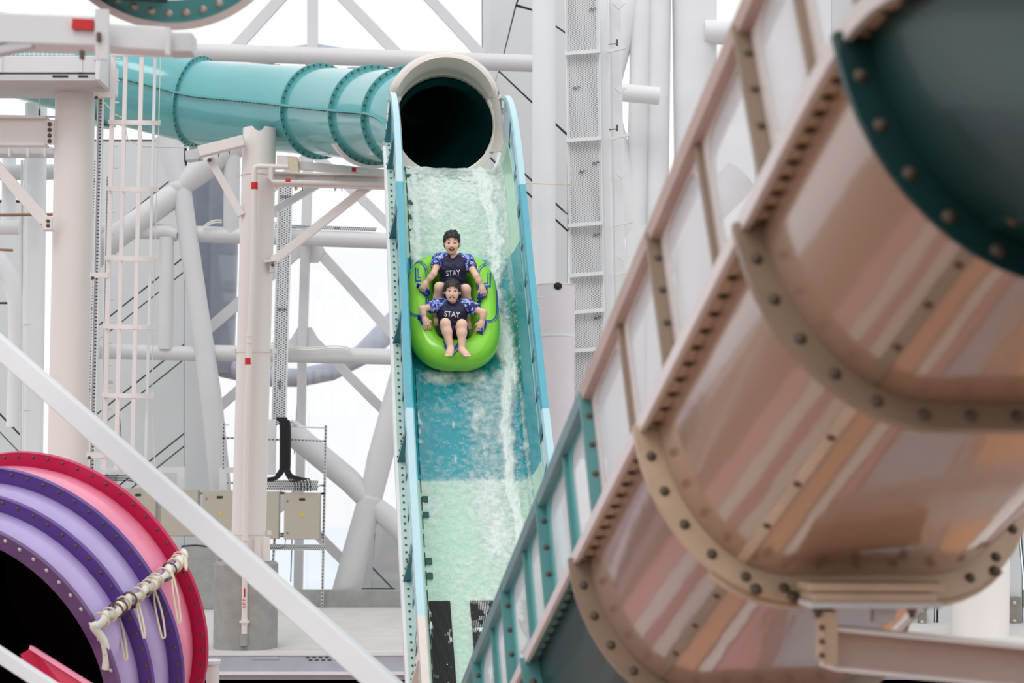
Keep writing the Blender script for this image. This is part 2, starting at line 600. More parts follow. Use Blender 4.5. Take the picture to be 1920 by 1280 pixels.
# ---- grey cladding walls: separate panels with open black joints between
def clad(name, y, base, panels):
    w = struct(name, Y(*base, y))
    mb = MB()
    allp = [q for p in panels for q in p]
    us, vs = [q[0] for q in allp], [q[1] for q in allp]
    a, b = Y(min(us), min(vs), y + .12), Y(max(us), max(vs), y + .12)
    hull = []
    for p in panels:
        mb2 = MB()
        c = np.mean([Y(q[0], q[1], y) for q in p], axis=0)
        mb2.prism([Y(q[0], q[1], y) for q in p], np.array([0, .010, 0]))
        mb2.build('cladding_panel', PANELM, w, smooth=False)
        mb.prism([Y(q[0], q[1], y + .012) + unit(Y(q[0], q[1], y + .012) - c) * .06 for q in p], np.array([0, .03, 0]))
    mb.build('backing', DARKJ, w, smooth=False)
    return w


def strips(u0, u1, lines):
    """panels between successive slanted joint lines; each line (v at u0, v at u1, gap below)"""
    out = []
    for (a0, a1, g), (b0, b1, _) in zip(lines[:-1], lines[1:]):
        out.append([(u0, a0 + g), (u1, a1 + g), (u1, b1), (u0, b0)])
    return out


def sl(v, u, k=-.80):          # line through (u, v) evaluated at the two wall edges
    return lambda x: v + (x - u) * k


U0, U1 = 140, 345
L = [(265, 265, 0), (sl(347, 306, -.8)(U0), sl(347, 306, -.8)(U1), 3), (sl(520, 295)(U0), sl(520, 295)(U1), 3.5), (sl(548, 295)(U0), sl(548, 295)(U1), 3),
     (sl(675, 306)(U0), sl(675, 306)(U1), 3.5), (sl(703, 306)(U0), sl(703, 306)(U1), 3), (sl(862, 281)(U0), sl(862, 281)(U1), 3.5), (sl(886, 281)(U0), sl(886, 281)(U1), 3), (1110, 1110, 0)]
clad('wall_left', 31.5, (250, 1100), strips(U0, U1, L)
     + [[(U1 + .8, 330), (350, 330), (418, 890), (440, 1110), (U1 + .8, 1110)]])
clad('wall_far_left', 31.2, (20, 1000), [[(-60, 570), (40, 570), (40, 815), (-60, 712)], [(-60, 717), (40, 820), (40, 850), (-60, 747)], [(-60, 750), (40, 853), (40, 1100), (-60, 1100)],
                                          [(-60, 380), (40, 380), (40, 566), (-60, 566)]])
# right of the tube mouth
clad('wall_right', 31.0, (980, 600), [
    [(905, -60), (990, -60), (966, 10), (944, 100), (905, 240)],
    [(993, -60), (1064, -60), (1064, 62), (996, 16), (970, 8)],
    [(968, 13), (996, 20), (1064, 66), (1064, 250), (996, 188), (936, 132), (946, 100)],
    [(933, 138), (936, 136), (996, 193), (1064, 256), (1064, 400), (975, 315), (900, 240)],
    [(900, 245), (975, 320), (1064, 405), (1064, 430), (900, 275)],
    [(900, 280), (1064, 435), (1064, 1100), (900, 1100)]])
clad('wall_low_centre', 30.6, (715, 1100), [[(690, 960), (704, 960), (697, 1102), (640, 1102)], [(706, 960), (790, 1000), (790, 1130), (735, 1100), (699, 1062)], [(698, 1066), (733, 1102), (698, 1102)]])

t = thing('concrete_plinth', Y(372, 1130, 28.2), 'grey concrete plinth with a black cable on top behind the slim column foot', 'plinth')
mb = MB(); a, b = Y(338, 1026, 28.1), Y(408, 1140, 28.1); mb.box(((a[0] + b[0]) / 2, 28.3, a[2] / 2), (b[0] - a[0], .4, a[2])); mb.build('block', CONC, t, bevel=.01)
mb = MB(); mb.tube(spline([Y(340, 1024, 28.15), Y(365, 1022, 28.15), Y(390, 1024, 28.15), Y(406, 1023, 28.15)], 4), px(1.8, 28), 6); mb.build('cable', BLACK, t)

# ---- what shows through the glass outside: a slate grey tube slide
t = thing('outdoor_tube_slide', Y(400, 690, 42), 'slate grey outdoor tube slide seen through the glass wall', 'tube slide')
pipe_px('tower_tube', [(402, 250, 42), (400, 480, 42), (396, 700, 42)], [96, 92, 86], SLATE, t, n=32)
pipe_px('loop_tube', [(370, 655, 42), (420, 690, 42), (500, 707, 42), (560, 708, 43), (620, 696, 44), (680, 664, 45), (735, 612, 46), (800, 540, 47)], [36, 36, 36, 35, 36, 40, 46, 46], SLATE2, t, n=24)
pipe_px('loop_tube', [(470, 130, 46), (530, 100, 46), (590, 92, 46), (650, 102, 46), (720, 130, 46)], 22, SLATE2, t, n=20)
for a, b in [((498, 127), (526, 127)), ((652, 133), (672, 133))]:
    mb = MB(); mb.bar(Y(*a, 45.5), Y(*b, 45.5), px(10, 45), .2); mb.build('window_strip', DARKJ, t, smooth=False)
mb = MB(); mb.box((0, 260, -9), (500, 440, .2)); tag(mb.build('sea', mat('hazy_sea', (226, 234, 242), .7, var=.02), None), kind='structure')

# ------------------------------------------------------------------ columns, left side
def round_column(loc_uv, y, pts, w, m, label, kind_name='support_column'):
    t = thing(kind_name, Y(loc_uv[0], loc_uv[1], y), label, 'column')
    pipe_px('shaft', pts, w, m, t, y, n=40)
    return t


t = round_column((124, 900), 19.6, [(142, 148), (118, 1300)], 74, PINKST, 'thick pinkish white column under the white walkway corner')
mb = MB(); c = Y(136, 156, 19.6 - px(37, 19.6)); mb.ball(c + np.array([0, -.002, 0]), (px(10, 19.6), .01, px(7, 19.6)), 14, 8); mb.build('cable_hole', SLOT, t)
for u in (121, 153):
    put(BOLT_D, 'bolt', Y(u, 152, 19.6 - px(34, 19.6)), (0, -1, 0), t, px(3, 19.6))
t = round_column((60, 850), 25.5, [(68, 195), (54, 1300)], 41, COOLST, 'cool white column just behind the thick pinkish one')
pipe_px('conduit', [(41, 300, 25.2), (39, 850, 25.2)], 4, GREYST, t)
pipe_px('conduit', [(45, 300, 25.1), (43, 850, 25.1)], 3, STEEL, t)
for v in (610, 770): collar_px('weld_seam', 63 - (v - 400) * .012, v, 42, 1.2, GREYST, t, 25.5)
t = round_column((18, 430), 26.5, [(18, 225), (16, 415)], 26, COOLST, 'short white round post at the left edge ending on a pipe')
t = thing('warm_lit_elbow_pipe', Y(20, 520, 26), 'big white elbow pipe at the left edge turning downward', 'pipe')
pipe_px('horizontal_pipe', [(-40, 425, 26.2), (38, 427, 26.2)], 28, STEEL, t)
pipe_px('elbow', [(-45, 478, 26), (-5, 488, 26), (20, 520, 26), (29, 570, 26), (28, 660, 26), (24, 800, 26)], [40, 40, 34, 28, 24, 24], STEEL, t, n=24)
pipe_px('upper_pipe', [(-30, 324, 26.3), (104, 322, 26.3)], 30, GREYST, t)
pipe_px('seam_collar', [(78, 322, 26.3), (80, 322, 26.3)], 31, COOLST, t)
for a, b, w, lab in [((-20, 403), (104, 402), 6, 'thin brown rusty pipe behind the left diagonal strut, upper of two'), ((-20, 467), (24, 469), 5, 'thin brown rusty pipe at the left edge, lower of two')]:
    o = pipe_px('rusty_pipe', [a, b], w, BROWN, None, 25); tag(o, lab, 'pipe')

# walkway above the thick column
WY = 18.9
t = thing('walkway', Y(95, 150, WY), 'white steel walkway with a baluster railing in the upper left', 'walkway')
mb = MB(); a, b = Y(0, 106, WY), Y(183, 138, WY)
mb.box(((a[0] - 2 + b[0]) / 2, WY + .4, (a[2] + b[2]) / 2), (b[0] - a[0] + 2, .9, a[2] - b[2])); mb.build('box_girder', STEEL, t, bevel=.01)
for u in (5, 154):
    mb = MB(); mb.box((Y(u, 120, WY)[0], WY - .06, (a[2] + b[2]) / 2), (.03, .03, a[2] - b[2])); mb.build('stiffener', STEEL, t, smooth=False)
mb = MB(); mb.box((Y(189, 130, WY)[0], WY + .3, Y(189, 128, WY)[2]), (px(9, WY), .9, px(56, WY))); mb.build('end_plate', STEEL, t, bevel=.006)
mb = MB(); mb.box((Y(60, 147, WY)[0], WY + .4, Y(60, 147, WY)[2]), (px(262, WY), .9, px(12, WY))); mb.build('soffit', GREYST, t, smooth=False)
mb = MB()
for u, w in ((113, 29), (156, 18)): mb.box(Y(u, 143, WY - .055), (px(w, WY), .01, px(3, WY)))
o = mb.build('soffit_slots', DARKJ, t, smooth=False); o['kind'] = 'stuff'
mb = MB(); c = Y(184, 117, WY - .08); mb.tube([c + np.array([-.03, 0, .03]), c + np.array([.02, 0, -.02])], px(3.2, WY), 10); mb.build('floodlight', DKB, t)
pipe_px('handrail', [(-20, 87, WY), (140, 87, WY)], 3.5, STEEL, t)
pipe_px('handrail', [(-20, 101, WY), (140, 102, WY)], 3, STEEL, t)
for k in range(16):
    pipe_px('baluster', [(4 + 8.5 * k, 82, WY), (4 + 8.5 * k, 107, WY)], 2.2, STEEL, t, n=6)
# beam and pipes below it
t = thing('floor_beam', Y(50, 250, 19.5), 'white steel I-beam with four bolts meeting the thick left column', 'beam')
mb = MB(); a, b = Y(-300, 224, 19.5), Y(88, 271, 19.5); mb.box((a + b) / 2, (b[0] - a[0], .04, a[2] - b[2])); mb.build('web', PINKST, t, smooth=False)
for v in (222, 273):
    mb = MB(); mb.box(((a[0] + b[0]) / 2, 19.5, Y(50, v, 19.5)[2]), (b[0] - a[0], .2, .025)); mb.build('flange', PINKST, t, smooth=False)
mb = MB(); a, b = Y(88, 225, 19.46), Y(101, 271, 19.46); mb.box((a + b) / 2, (b[0] - a[0], .03, a[2] - b[2])); mb.build('connection_plate', PINKST, t, smooth=False)
for v in (233, 243.5, 254, 264.5): put(BOLT_D, 'bolt', Y(93, v, 19.44), (0, -1, 0), t, px(4.2, 19.5))
for v0, v1, w, lab in [(152, 150, 3, 'thin grey conduit directly beneath the walkway soffit'), (163, 164, 4, 'thin pale pipe hung midway between walkway and I-beam'), (217, 219, 4, 'thin grey pipe lying just above the I-beam')]:
    tag(pipe_px('service_pipe', [(-20, v0), (104, v1)], w, GREYST, None, 19.9, n=8), lab, 'pipe')
t = thing('hanger_rod', Y(74, 166, 19.85), 'thin hanger rod with turnbuckle between two pipes upper left', 'rod')
pipe_px('rod', [(74, 165), (74, 218)], 1.6, GREYST, t, 19.85, 6); pipe_px('turnbuckle', [(74, 205), (74, 221)], 4, DKB, t, 19.85, 8)
for u, v0, v1, lab in [(53, 275, 345, 'thin hanger rod under the I-beam, nearer the left edge'), (79, 275, 330, 'thin hanger rod under the I-beam, nearer the thick column')]:
    tag(pipe_px('hanger_rod', [(u, v0), (u, v1)], 1.8, COOLST, None, 20.5, 6), lab, 'rod')
t = thing('under_beam_duct', Y(50, 285, 21), 'pale grey duct running under the left I-beam', 'duct')
mb = MB(); a, b = Y(-300, 280, 21), Y(104, 292, 21); mb.box((a + b) / 2, (b[0] - a[0], .3, a[2] - b[2])); mb.build('duct_body', GREYST, t, smooth=False)
for u in (18, 52, 84):
    mb = MB(); c = Y(u, 286, 20.83); mb.box(c, (px(3, 21), .05, px(16, 21))); mb.build('duct_clip', COOLST, t, smooth=False)
t = thing('diagonal_strut', Y(92, 425, 19.3), 'pinkish white flat strut slanting down to the thick left column', 'strut')
mb = MB(); mb.bar(Y(-20, 296, 19.3), Y(85, 416, 19.3), px(21, 19.3), .07); mb.build('strut_bar', PINKST, t, smooth=False, bevel=.006)
mb = MB(); mb.prism([Y(*q, 19.25) for q in [(76, 416), (92, 404), (97, 406), (97, 430), (84, 430)]], np.array([0, .05, 0])); mb.build('end_bracket', PINKST, t, smooth=False)
mb = MB(); mb.bar(Y(82, 431, 19.3), Y(99, 431, 19.3), px(2.5, 19.3), .15); mb.build('foot_plate', PINKST, t, smooth=False)
for v in (414, 423): put(BOLT_D, 'bolt', Y(90, v, 19.24), (0, -1, 0), t, px(3.6, 19.3))

# caged ladder
LY = 19.2
t = thing('caged_ladder', Y(200, 860, LY), 'tall pale pink caged ladder beside the thick left column', 'ladder')
def lean(u0, v, k=-.0235): return u0 + (v - 100) * k
for u0, w, yy in ((213, 8.5, LY), (236, 7.5, LY - .3), (266, 7.5, LY - .45), (291, 5, LY - .3)):
    mb = MB(); mb.bar(Y(u0, 100, yy), Y(lean(u0, 880 if u0 < 250 else 862), 880 if u0 < 250 else 862, yy), px(w, yy), .03); mb.build('upright' if u0 == 213 else 'cage_strap', STEEL if u0 == 291 else PINKST, t, smooth=False)
for v in (100, 229, 354, 484, 612, 741):
    mb = MB()
    pts = [Y(lean(206, v), v - 1, LY + .02), Y(lean(226, v), v, LY - .22), Y(lean(252, v), v + .5, LY - .46), Y(lean(285, v), v + 1, LY - .42), Y(lean(303, v), v + 1, LY - .2), Y(lean(300, v), v - 3, LY + .05)]
    sp = spline(pts, 4)
    hh = px(4.2, LY)
    G = [[p + np.array([0, 0, hh]), p - np.array([0, 0, hh]), p - np.array([0, -.012, hh]), p + np.array([0, .012, hh])] for p in sp]
    mb.grid(G, False, True); mb.build('cage_hoop', PINKST, t, smooth=False)
for v in np.arange(110, 870, 41):
    pipe_px('rung', [(lean(213, v), v, LY), (lean(224, v), v, LY + .28)], 3.2, PINKST, t, n=8)
for v in (178, 516, 853):
    mb = MB(); mb.bar(Y(lean(178, v, -.02), v, LY), Y(lean(214, v), v, LY), px(10, LY), .05); mb.build('wall_bracket', PINKST, t, smooth=False)
    put(BOLT_D, 'bolt', Y(lean(182, v, -.02), v + 5, LY - .03), (0, -1, 0), t, px(3.5, LY))
tag(pipe_px('lifeline_cable', [(301, 100), (297, 260), (292, 420), (284, 760), (291, 885)], 1.8, WCABLE, None, LY - .2, 6), 'thin pale cable hanging down the right of the ladder', 'cable')
tag(pipe_px('black_cable', [(234, 240), (226, 430), (221, 740), (228, 830)], 1.3, BLACK, None, LY - .27, 6), 'thin black cable running down inside the ladder cage', 'cable')

# perforated cable trays: strips with rows of slots
def tray(label, a, b, w, y, rows, marks=(), text=None, nslot=None, lips=True, sm=None):
    t = thing('cable_tray', Y(b[0], b[1], y), label, 'cable tray')
    p, q = Y(a[0], a[1], y), Y(b[0], b[1], y)
    ww = px(w, y)
    mb = MB(); mb.bar(p, q, ww, .012); mb.build('tray_plate', COOLST, t, smooth=False)
    ax = unit(q - p); sd = unit(np.cross(ax, (0, 1, 0)))
    if 28.6 < y < 29:
        for f_ in (.24, .70):
            mb = MB(); mb.box(p + (q - p) * f_ + np.array([0, .25, 0]), (.06, .48, .05)); mb.build('tray_bracket', GREYST, t, smooth=False)
    if lips:
        for s_ in (-1, 1):
            mb = MB(); mb.bar(p + sd * ww / 2 * s_ - np.array([0, .03, 0]), q + sd * ww / 2 * s_ - np.array([0, .03, 0]), .012, .06); mb.build('tray_lip', COOLST, t, smooth=False)
    Ln = np.linalg.norm(q - p)
    n = nslot or int(Ln / (px(5, y)))
    mb = MB()
    for k in range(n):
        for r_ in range(rows):
            c = p + ax * Ln * (k + .5 + .5 * (r_ % 2)) / n + sd * ww * ((r_ + .5) / rows - .5) * .86 - np.array([0, .009, 0])
            if np.dot(c - p, ax) > Ln: continue
            h = ax * px(1.0, y); e = sd * ww * .27 / rows
            mb.add([c - h - e, c + h - e, c + h + e, c - h + e, c - h - e + np.array([0, .004, 0]), c + h - e + np.array([0, .004, 0]), c + h + e + np.array([0, .004, 0]), c - h + e + np.array([0, .004, 0])],
                   [(0, 1, 2, 3), (0, 4, 5, 1), (1, 5, 6, 2), (2, 6, 7, 3), (3, 7, 4, 0)])
    o = mb.build('tray_slots', sm or SLOT, t, smooth=False); o['kind'] = 'stuff'
    for (u, v, s_, ang, wd) in marks:
        X = np.array([math.cos(ang), 0, math.sin(ang)]); Yv = np.array([-math.sin(ang), 0, math.cos(ang)])
        flat_text(s_, Y(u, v, y - .02), X, Yv, px(wd, y), 'printed_mark', mat('navy_print', (42, 50, 92), .6) if 'navy_print' not in MATS else MATS['navy_print'], t)
    return t


tray('narrow perforated strip between thick left column and ladder', (190, 185), (174, 900), 9, 19.45, 1, nslot=110)
tray('white perforated cable tray half hidden by the thick left column', (178, 300), (158, 900), 26, 28.75, 5, [(176, 340, 'SIGN', 0, 15), (169, 578, 'SIGN', 0, 15), (164, 730, 'SIGN', 0, 14)], nslot=110)
tray('white perforated tray column behind the ladder uprights', (203, 330), (193, 880), 5, 28.7, 1, nslot=90)
tray('tall perforated cable tray behind the middle column', (536, 338), (523, 796), 26, 28.7, 5, [(535, 369, 'SIGN', 0, 16), (529, 580, 'SIGN', 0, 18), (524, 721, 'SIGN', -math.pi / 2, 16)], nslot=100)
tray('horizontal perforated tray lying along the middle facade pipe', (515, 424), (705, 430), 8, 29.2, 2, [(632, 428, 'SIGN', 0, 10)], nslot=50, lips=False)

# ------------------------------------------------------------------ middle column on its concrete foot
C2 = 21.75
t = thing('support_column', Y(461, 1205, C2), 'slim white column with an open notched top on a grey concrete foot', 'column')
p0, p1 = Y(487, 242, C2), Y(465, 1052, C2)
r = px(31.5, C2)
mb = MB()
n = 40
G = []
for k in range(n):
    a = 2 * math.pi * k / n
    d = np.array([math.cos(a), math.sin(a), 0])
    # semicircular notch cut in the front of the top edge
    aa = (a - 1.5 * math.pi)
    x = r * math.sin(aa) if abs(aa) < 1 else 9
    nr = px(9.5, C2)
    cut = math.sqrt(max(nr * nr - (x - .02) ** 2, 0)) if abs(x - .02) < nr else 0
    G.append([p1 + d * r, p0 + d * r - np.array([0, 0, cut]), p0 + d * (r - .02) - np.array([0, 0, cut]), p1 + d * (r - .02)])
mb.grid(G, True, False)
mb.build('shaft', PINKST, t)
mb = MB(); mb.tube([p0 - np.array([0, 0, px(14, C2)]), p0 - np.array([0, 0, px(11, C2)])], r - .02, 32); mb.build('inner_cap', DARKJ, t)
for v, w in ((329, 78), (658, 76), (998, 76)):
    u = 487 - (v - 242) * .0272
    collar_px('clamp_collar', u, v, 66, 7 if v > 600 else 3, PINKST, t, C2)
    for s_ in (-1, 1):
        mb = MB(); mb.box(Y(u + s_ * w / 2, v, C2), (px(8, C2), .05, px(8, C2))); mb.build('clamp_ear', PINKST, t, smooth=False)
for u in (450, 482, 499):
    mb = MB(); mb.prism([Y(*q, C2 - .24) for q in [(u - 6, 1052), (u - 4, 1006), (u + 6, 1006), (u + 7, 1052)]], np.array([0, .03, 0])); mb.build('base_stiffener', PINKST, t, smooth=False)
mb = MB(); c = Y(462, 1052, C2); rr = px(59, C2)
foot = Y(460, 1200, C2)
mb.tube([np.array([c[0], C2, 0]), np.array([c[0], C2, c[2] - .03]), np.array([c[0], C2, c[2]])], [rr, rr, rr - .03], 48); mb.build('concrete_foot', CONC, t)
for u in (478, 490): put(BOLT_P, 'anchor_nut', Y(u, 1049, C2 - .3), (0, 0, 1), t, px(6, C2))

# sprinkler riser in front of it
RY = C2 - .32
t = thing('fire_pipe', Y(457, 1208, RY - .12), 'white riser pipe with red bands running down the slim column', 'pipe')
pipe_px('riser', [(541, 313), (484, 312), (478.5, 314), (477, 322), (475, 490), (468, 640), (462.5, 800), (459.5, 1000), (458, 1188)], [10, 11, 12, 11.5, 11.5, 11, 11, 10, 11], PINKST, t, RY - .1, n=16)
pipe_px('drop_branch', [(508, 312), (508, 336), (512, 341), (720, 345)], [10, 10, 9, 8], PINKST, t, RY - .1)
for a, b in (((477, 342), (477, 355)), ((465.6, 671), (465.4, 683))): pipe_px('red_band', [a, b], 13, RED, t, RY - .1)
pipe_px('red_band', [(536, 339.5), (545, 339.8)], 9.8, RED, t, RY - .1)
for v in (627, 640, 1010, 1020): pipe_px('coupling', [(468 - (v - 640) * .021, v), (468 - (v + 4 - 640) * .021, v + 4)], 13, PINKST, t, RY - .1)
pipe_px('flange_collar', [(458.3, 1163), (458.3, 1167)], 19, PINKST, t, RY - .1)
pipe_px('coupling', [(458.3, 1158), (458.2, 1172)], 12, PINKST, t, RY - .1)
pipe_px('floor_sleeve', [(457.5, 1189), (457, 1210)], 14, CONC, t, RY - .1)
ya = RY - .1 - px(6.5, RY)
mb = MB(); mb.prism([Y(*q, ya) for q in [(457.2, 1119), (457.2, 1108), (456.3, 1108), (458.6, 1101), (460.8, 1108), (459.8, 1108), (459.8, 1119)]], np.array([0, .006, 0])); mb.build('red_arrow', RED, t, smooth=False)
flat_text('S P P', Y(458.2, 1131, ya), (0, 0, 1), (-1, 0, 0), px(16, ya), 'red_lettering', RED, t, .004)

# beams carrying the teal tube
t = thing('tube_support_beam', Y(610, 342, 21.6), 'pinkish channel beam from the slim column to the main slide', 'beam')
a, b = Y(512, 337, 21.5), Y(722, 343, 21.5)
mb = MB(); mb.bar(a, b, px(22, 21.5), .04); mb.build('web', PINKST, t, smooth=False)
for dv in (-11, 11):
    mb = MB(); mb.bar(a + np.array([0, -.06, -px(dv, 21.5)]), b + np.array([0, -.06, -px(dv, 21.5)]), .02, .16); mb.build('flange', PINKST, t, smooth=False)
for u in (556, 629):
    mb = MB(); mb.box(Y(u, 341, 21.5), (px(3, 21), .05, px(30, 21.5))); mb.build('u_clamp', ROPE, t, smooth=False)
    mb = MB(); mb.bar(Y(u, 329, 21.45), Y(u + 14, 330, 21.45), px(3, 21), .03); mb.build('clamp_strap', ROPE, t, smooth=False)
for u in (553, 567, 628, 641): pipe_px('clamp_thread', [(u, 350), (u, 358)], 1.6, DKB, t, 21.5, 6)
mb = MB(); mb.bar(Y(505, 330, 21.55), Y(522, 350, 21.55), px(10, 21), .1); mb.build('end_bracket', PINKST, t, smooth=False)
t = thing('upper_tube_beam', Y(560, 312, 21.7), 'short white saddle beam with a red banded pipe below the teal tube', 'beam')
mb = MB(); mb.bar(Y(548, 309, 21.7), Y(722, 326, 21.7), px(15, 21.7), .1); mb.build('beam_bar', PINKST, t, smooth=False, bevel=.006)
pipe_px('side_pipe', [(655, 317), (690, 321)], 7, STEEL, t, 21.6)
pipe_px('red_band', [(660, 317.6), (668, 318.5)], 8, RED, t, 21.6)
mb = MB(); mb.prism([Y(*q, 21.5) for q in [(539, 292), (557, 294), (561, 330), (544, 330)]], np.array([0, .12, 0])); mb.build('saddle_plate', ROPE, t, smooth=False)
mb = MB(); mb.prism([Y(*q, 21.6) for q in [(519, 291), (540, 292), (540, 312), (519, 310)]], np.array([0, .2, 0])); mb.build('saddle_block', PINKST, t, smooth=False)
pipe_px('conduit', [(556, 328), (720, 329)], 2, PINKST, t, 21.5, 8)
t = thing('diagonal_strut', Y(508, 494, 21.7), 'pinkish diagonal strut rising from the slim column to the channel beam', 'strut')
mb = MB(); mb.bar(Y(512, 490, 21.6), Y(694, 347, 21.6), px(16, 21.6), .08); mb.build('strut_bar', PINKST, t, smooth=False, bevel=.006)
mb = MB(); mb.bar(Y(497, 491, 21.6), Y(518, 489, 21.6), px(3.5, 21.6), .14); mb.build('foot_plate', PINKST, t, smooth=False)
mb = MB(); mb.prism([Y(*q, 21.55) for q in [(507, 494), (516, 493), (513, 510), (505, 510)]], np.array([0, .1, 0])); mb.build('end_bracket', GREYST, t, smooth=False)
put(DKB and BOLT_D, 'bolt', Y(511, 496, 21.52), (0, -1, 0), t, px(3.5, 22))
t = thing('diagonal_strut', Y(505, 400, 22.6), 'pale strut behind the slim column rising towards the saddle beam', 'strut')
mb = MB(); mb.bar(Y(512, 396, 22.6), Y(600, 344, 22.6), px(13, 22.6), .08); mb.build('strut_bar', STEEL, t, smooth=False, bevel=.006)
mb = MB(); mb.box(Y(516, 400, 22.55), (px(8, 22), .12, px(12, 22))); mb.build('end_bracket', STEEL, t, smooth=False)
t = thing('tube_support_beam', Y(400, 280, 21.5), 'pinkish box beam with grey end cap left of the slim column', 'beam')
mb = MB(); mb.bar(Y(374, 285, 21.5), Y(458, 264, 21.5), px(20, 21.5), .14); mb.build('beam_bar', PINKST, t, smooth=False, bevel=.006)
mb = MB(); mb.prism([Y(*q, 21.6) for q in [(347, 283), (375, 277), (376, 296), (348, 300)]], np.array([0, .2, 0])); mb.build('grey_end_cap', GREYST, t, smooth=False)
for u in (374, 393, 430):
    mb = MB(); mb.bar(Y(u, 275 - (u - 374) * .25, 21.6), Y(u, 297 - (u - 374) * .25, 21.6), px(1.6, 21), .03); mb.build('seam_plate', GREYST, t, smooth=False)
for u in (375, 410, 430): pipe_px('clamp_thread', [(u, 296 - (u - 374) * .25), (u, 303 - (u - 374) * .25)], 1.8, DKB, t, 21.6, 6)
t = thing('diagonal_strut', Y(452, 400, 21.7), 'pale strut slanting from the left box beam down to the slim column', 'strut')
mb = MB(); mb.bar(Y(394, 298, 21.6), Y(453, 404, 21.6), px(14, 21.6), .08); mb.build('strut_bar', PINKST, t, smooth=False, bevel=.006)
put(BOLT_D, 'bolt', Y(393, 300, 21.5), (0, -1, 0), t, px(4, 22))
tag(pipe_px('steel_rod', [(266, 274.5), (355, 276.5)], 3, GREYST, None, 21.8, 8), 'thin horizontal grey rod reaching left from the box beam', 'rod')
tag(pipe_px('sling_cable', [(196, 192), (215, 214), (232, 222), (240, 262), (262, 274)], 2, ROPE, None, 20.5, 6), 'loose pale cable looping from the ladder top to the rod', 'cable')

# ------------------------------------------------------------------ electrical cabinets on a strut frame
EY = 28.3
t = thing('strut_frame', Y(604, 1135, EY + .15), 'perforated steel strut frame carrying the beige cabinets', 'strut frame')


def strut_(a, b, w, name='strut'):
    p, q = Y(*a, EY + .15), Y(*b, EY + .15)
    mb = MB(); mb.bar(p, q, px(w, EY), .04); mb.build(name, GREYST, t, smooth=False)
    Ln = np.linalg.norm(q - p); ax = unit(q - p); sd = unit(np.cross(ax, (0, 1, 0)))
    n = int(Ln / px(6.5, EY)); mb = MB()
    for k in range(n):
        mb.box(p + ax * Ln * (k + .5) / n - np.array([0, .021, 0]), (px(3.4, EY), px(w * .42, EY), .008), ax, sd, np.cross(ax, sd))
    o = mb.build(name + '_slots', SLOT, t, smooth=False); o['kind'] = 'stuff'


strut_((224, 924), (608, 925), 4); strut_((224, 994), (606, 1002), 4)
strut_((611, 797), (604, 1137), 4.5); strut_((420, 792), (419, 880), 4.5); strut_((515, 1008), (512, 1052), 4.5)
for a, b in (((415, 821), (440, 821)), ((545, 824), (611, 827)), ((500, 824), (524, 824)), ((424, 905), (440, 905)), ((598, 910), (610, 910)), ((522, 923), (536, 924)), ((600, 925), (610, 925)), ((518, 1005), (534, 1005)), ((596, 1007), (606, 1007))):
    strut_(a, b, 4)
pipe_px('top_rail', [(415, 796), (430, 796)], 4, STEEL, t, EY + .15, 6); pipe_px('top_rail', [(546, 799), (611, 802)], 4, STEEL, t, EY + .15, 6)
pipe_px('top_rail', [(546, 789), (556, 797)], 7, GREYST, t, EY + .1, 6)
tray('perforated tray crossing behind the bent black cables', (500, 909), (596, 910), 20, EY + .1, 4, nslot=24, lips=False)
tray('perforated tray slung below the right-hand beige cabinet', (500, 1025), (608, 1026), 11, EY + .1, 3, nslot=30, lips=False)
for i, (u0, v0, u1, v1, lab, st) in enumerate([(226, 915, 292, 1000, 'beige electrical cabinet farthest left, mostly behind the white diagonal beam', (259, 928, None)),
                                      (302, 917, 371, 1005, 'beige electrical cabinet crossed by the white diagonal beam, second from the left', None),
                                      (381, 919, 437, 1010, 'beige electrical cabinet with yellow sticker left of the slim column', (412, 932, (413, 962))),
                                      (470, 921, 523, 1010, 'beige electrical cabinet half hidden behind the slim column', None),
                                      (533, 923, 600, 1011, 'beige electrical cabinet with yellow sticker right of the slim column', (566.5, 936, (566.5, 965)))]):
    t = thing('electrical_cabinet', Y((u0 + u1) / 2, v1, EY), lab, 'cabinet', 'beige electrical cabinets on the strut frame')
    a, b = Y(u0, v0, EY), Y(u1, v1, EY)
    c = (a + b) / 2
    mb = MB(); mb.box(c + np.array([0, .07, 0]), (b[0] - a[0], .14, a[2] - b[2])); mb.build('body', BEIGE, t, bevel=.006)
    mb = MB(); mb.box(c + np.array([0, -.012, 0]), (b[0] - a[0] - .014, .022, a[2] - b[2] - .014)); door = mb.build('door', BEIGE, t, bevel=.005)
    if st:
        mb = MB(); mb.box(Y(st[0], st[1], EY - .026), (px(11, EY), .004, px(4.5, EY))); mb.build('name_plate', BLACK, door, smooth=False)
        mb = MB(); mb.box(Y(st[2][0], st[2][1], EY - .026) if st[2] else Y(st[0], st[1], EY - .02), (px(5.5, EY), .004, px(5.5, EY)) if st[2] else (.001, .001, .001)); mb.build('yellow_sticker', YEL if st[2] else BLACK, door, smooth=False)
    for v in (v0 + 16, v1 - 12):
        mb = MB(); mb.tube([Y(u0 + 6, v, EY - .02), Y(u0 + 6, v, EY - .034)], px(1.6, EY), 8); mb.build('lock', RUSTB, door)
t = thing('white_cable_duct', Y(325, 930, EY + .4), 'square white duct arch standing behind the diagonal beam', 'duct')
for q in ([(298, 875), (345, 875), (345, 886), (298, 886)], [(332, 886), (345, 886), (345, 918), (332, 918)], [(292, 1000), (302, 1000), (302, 915), (292, 915)], [(411, 876), (440, 876), (440, 886), (411, 886)], [(411, 886), (424, 886), (424, 918), (411, 918)], [(503, 786), (517, 786), (515, 890), (501, 890)]):
    mb = MB(); mb.prism([Y(*a, EY + .35) for a in q], np.array([0, .12, 0])); mb.build('duct_section', STEEL, t, smooth=False)
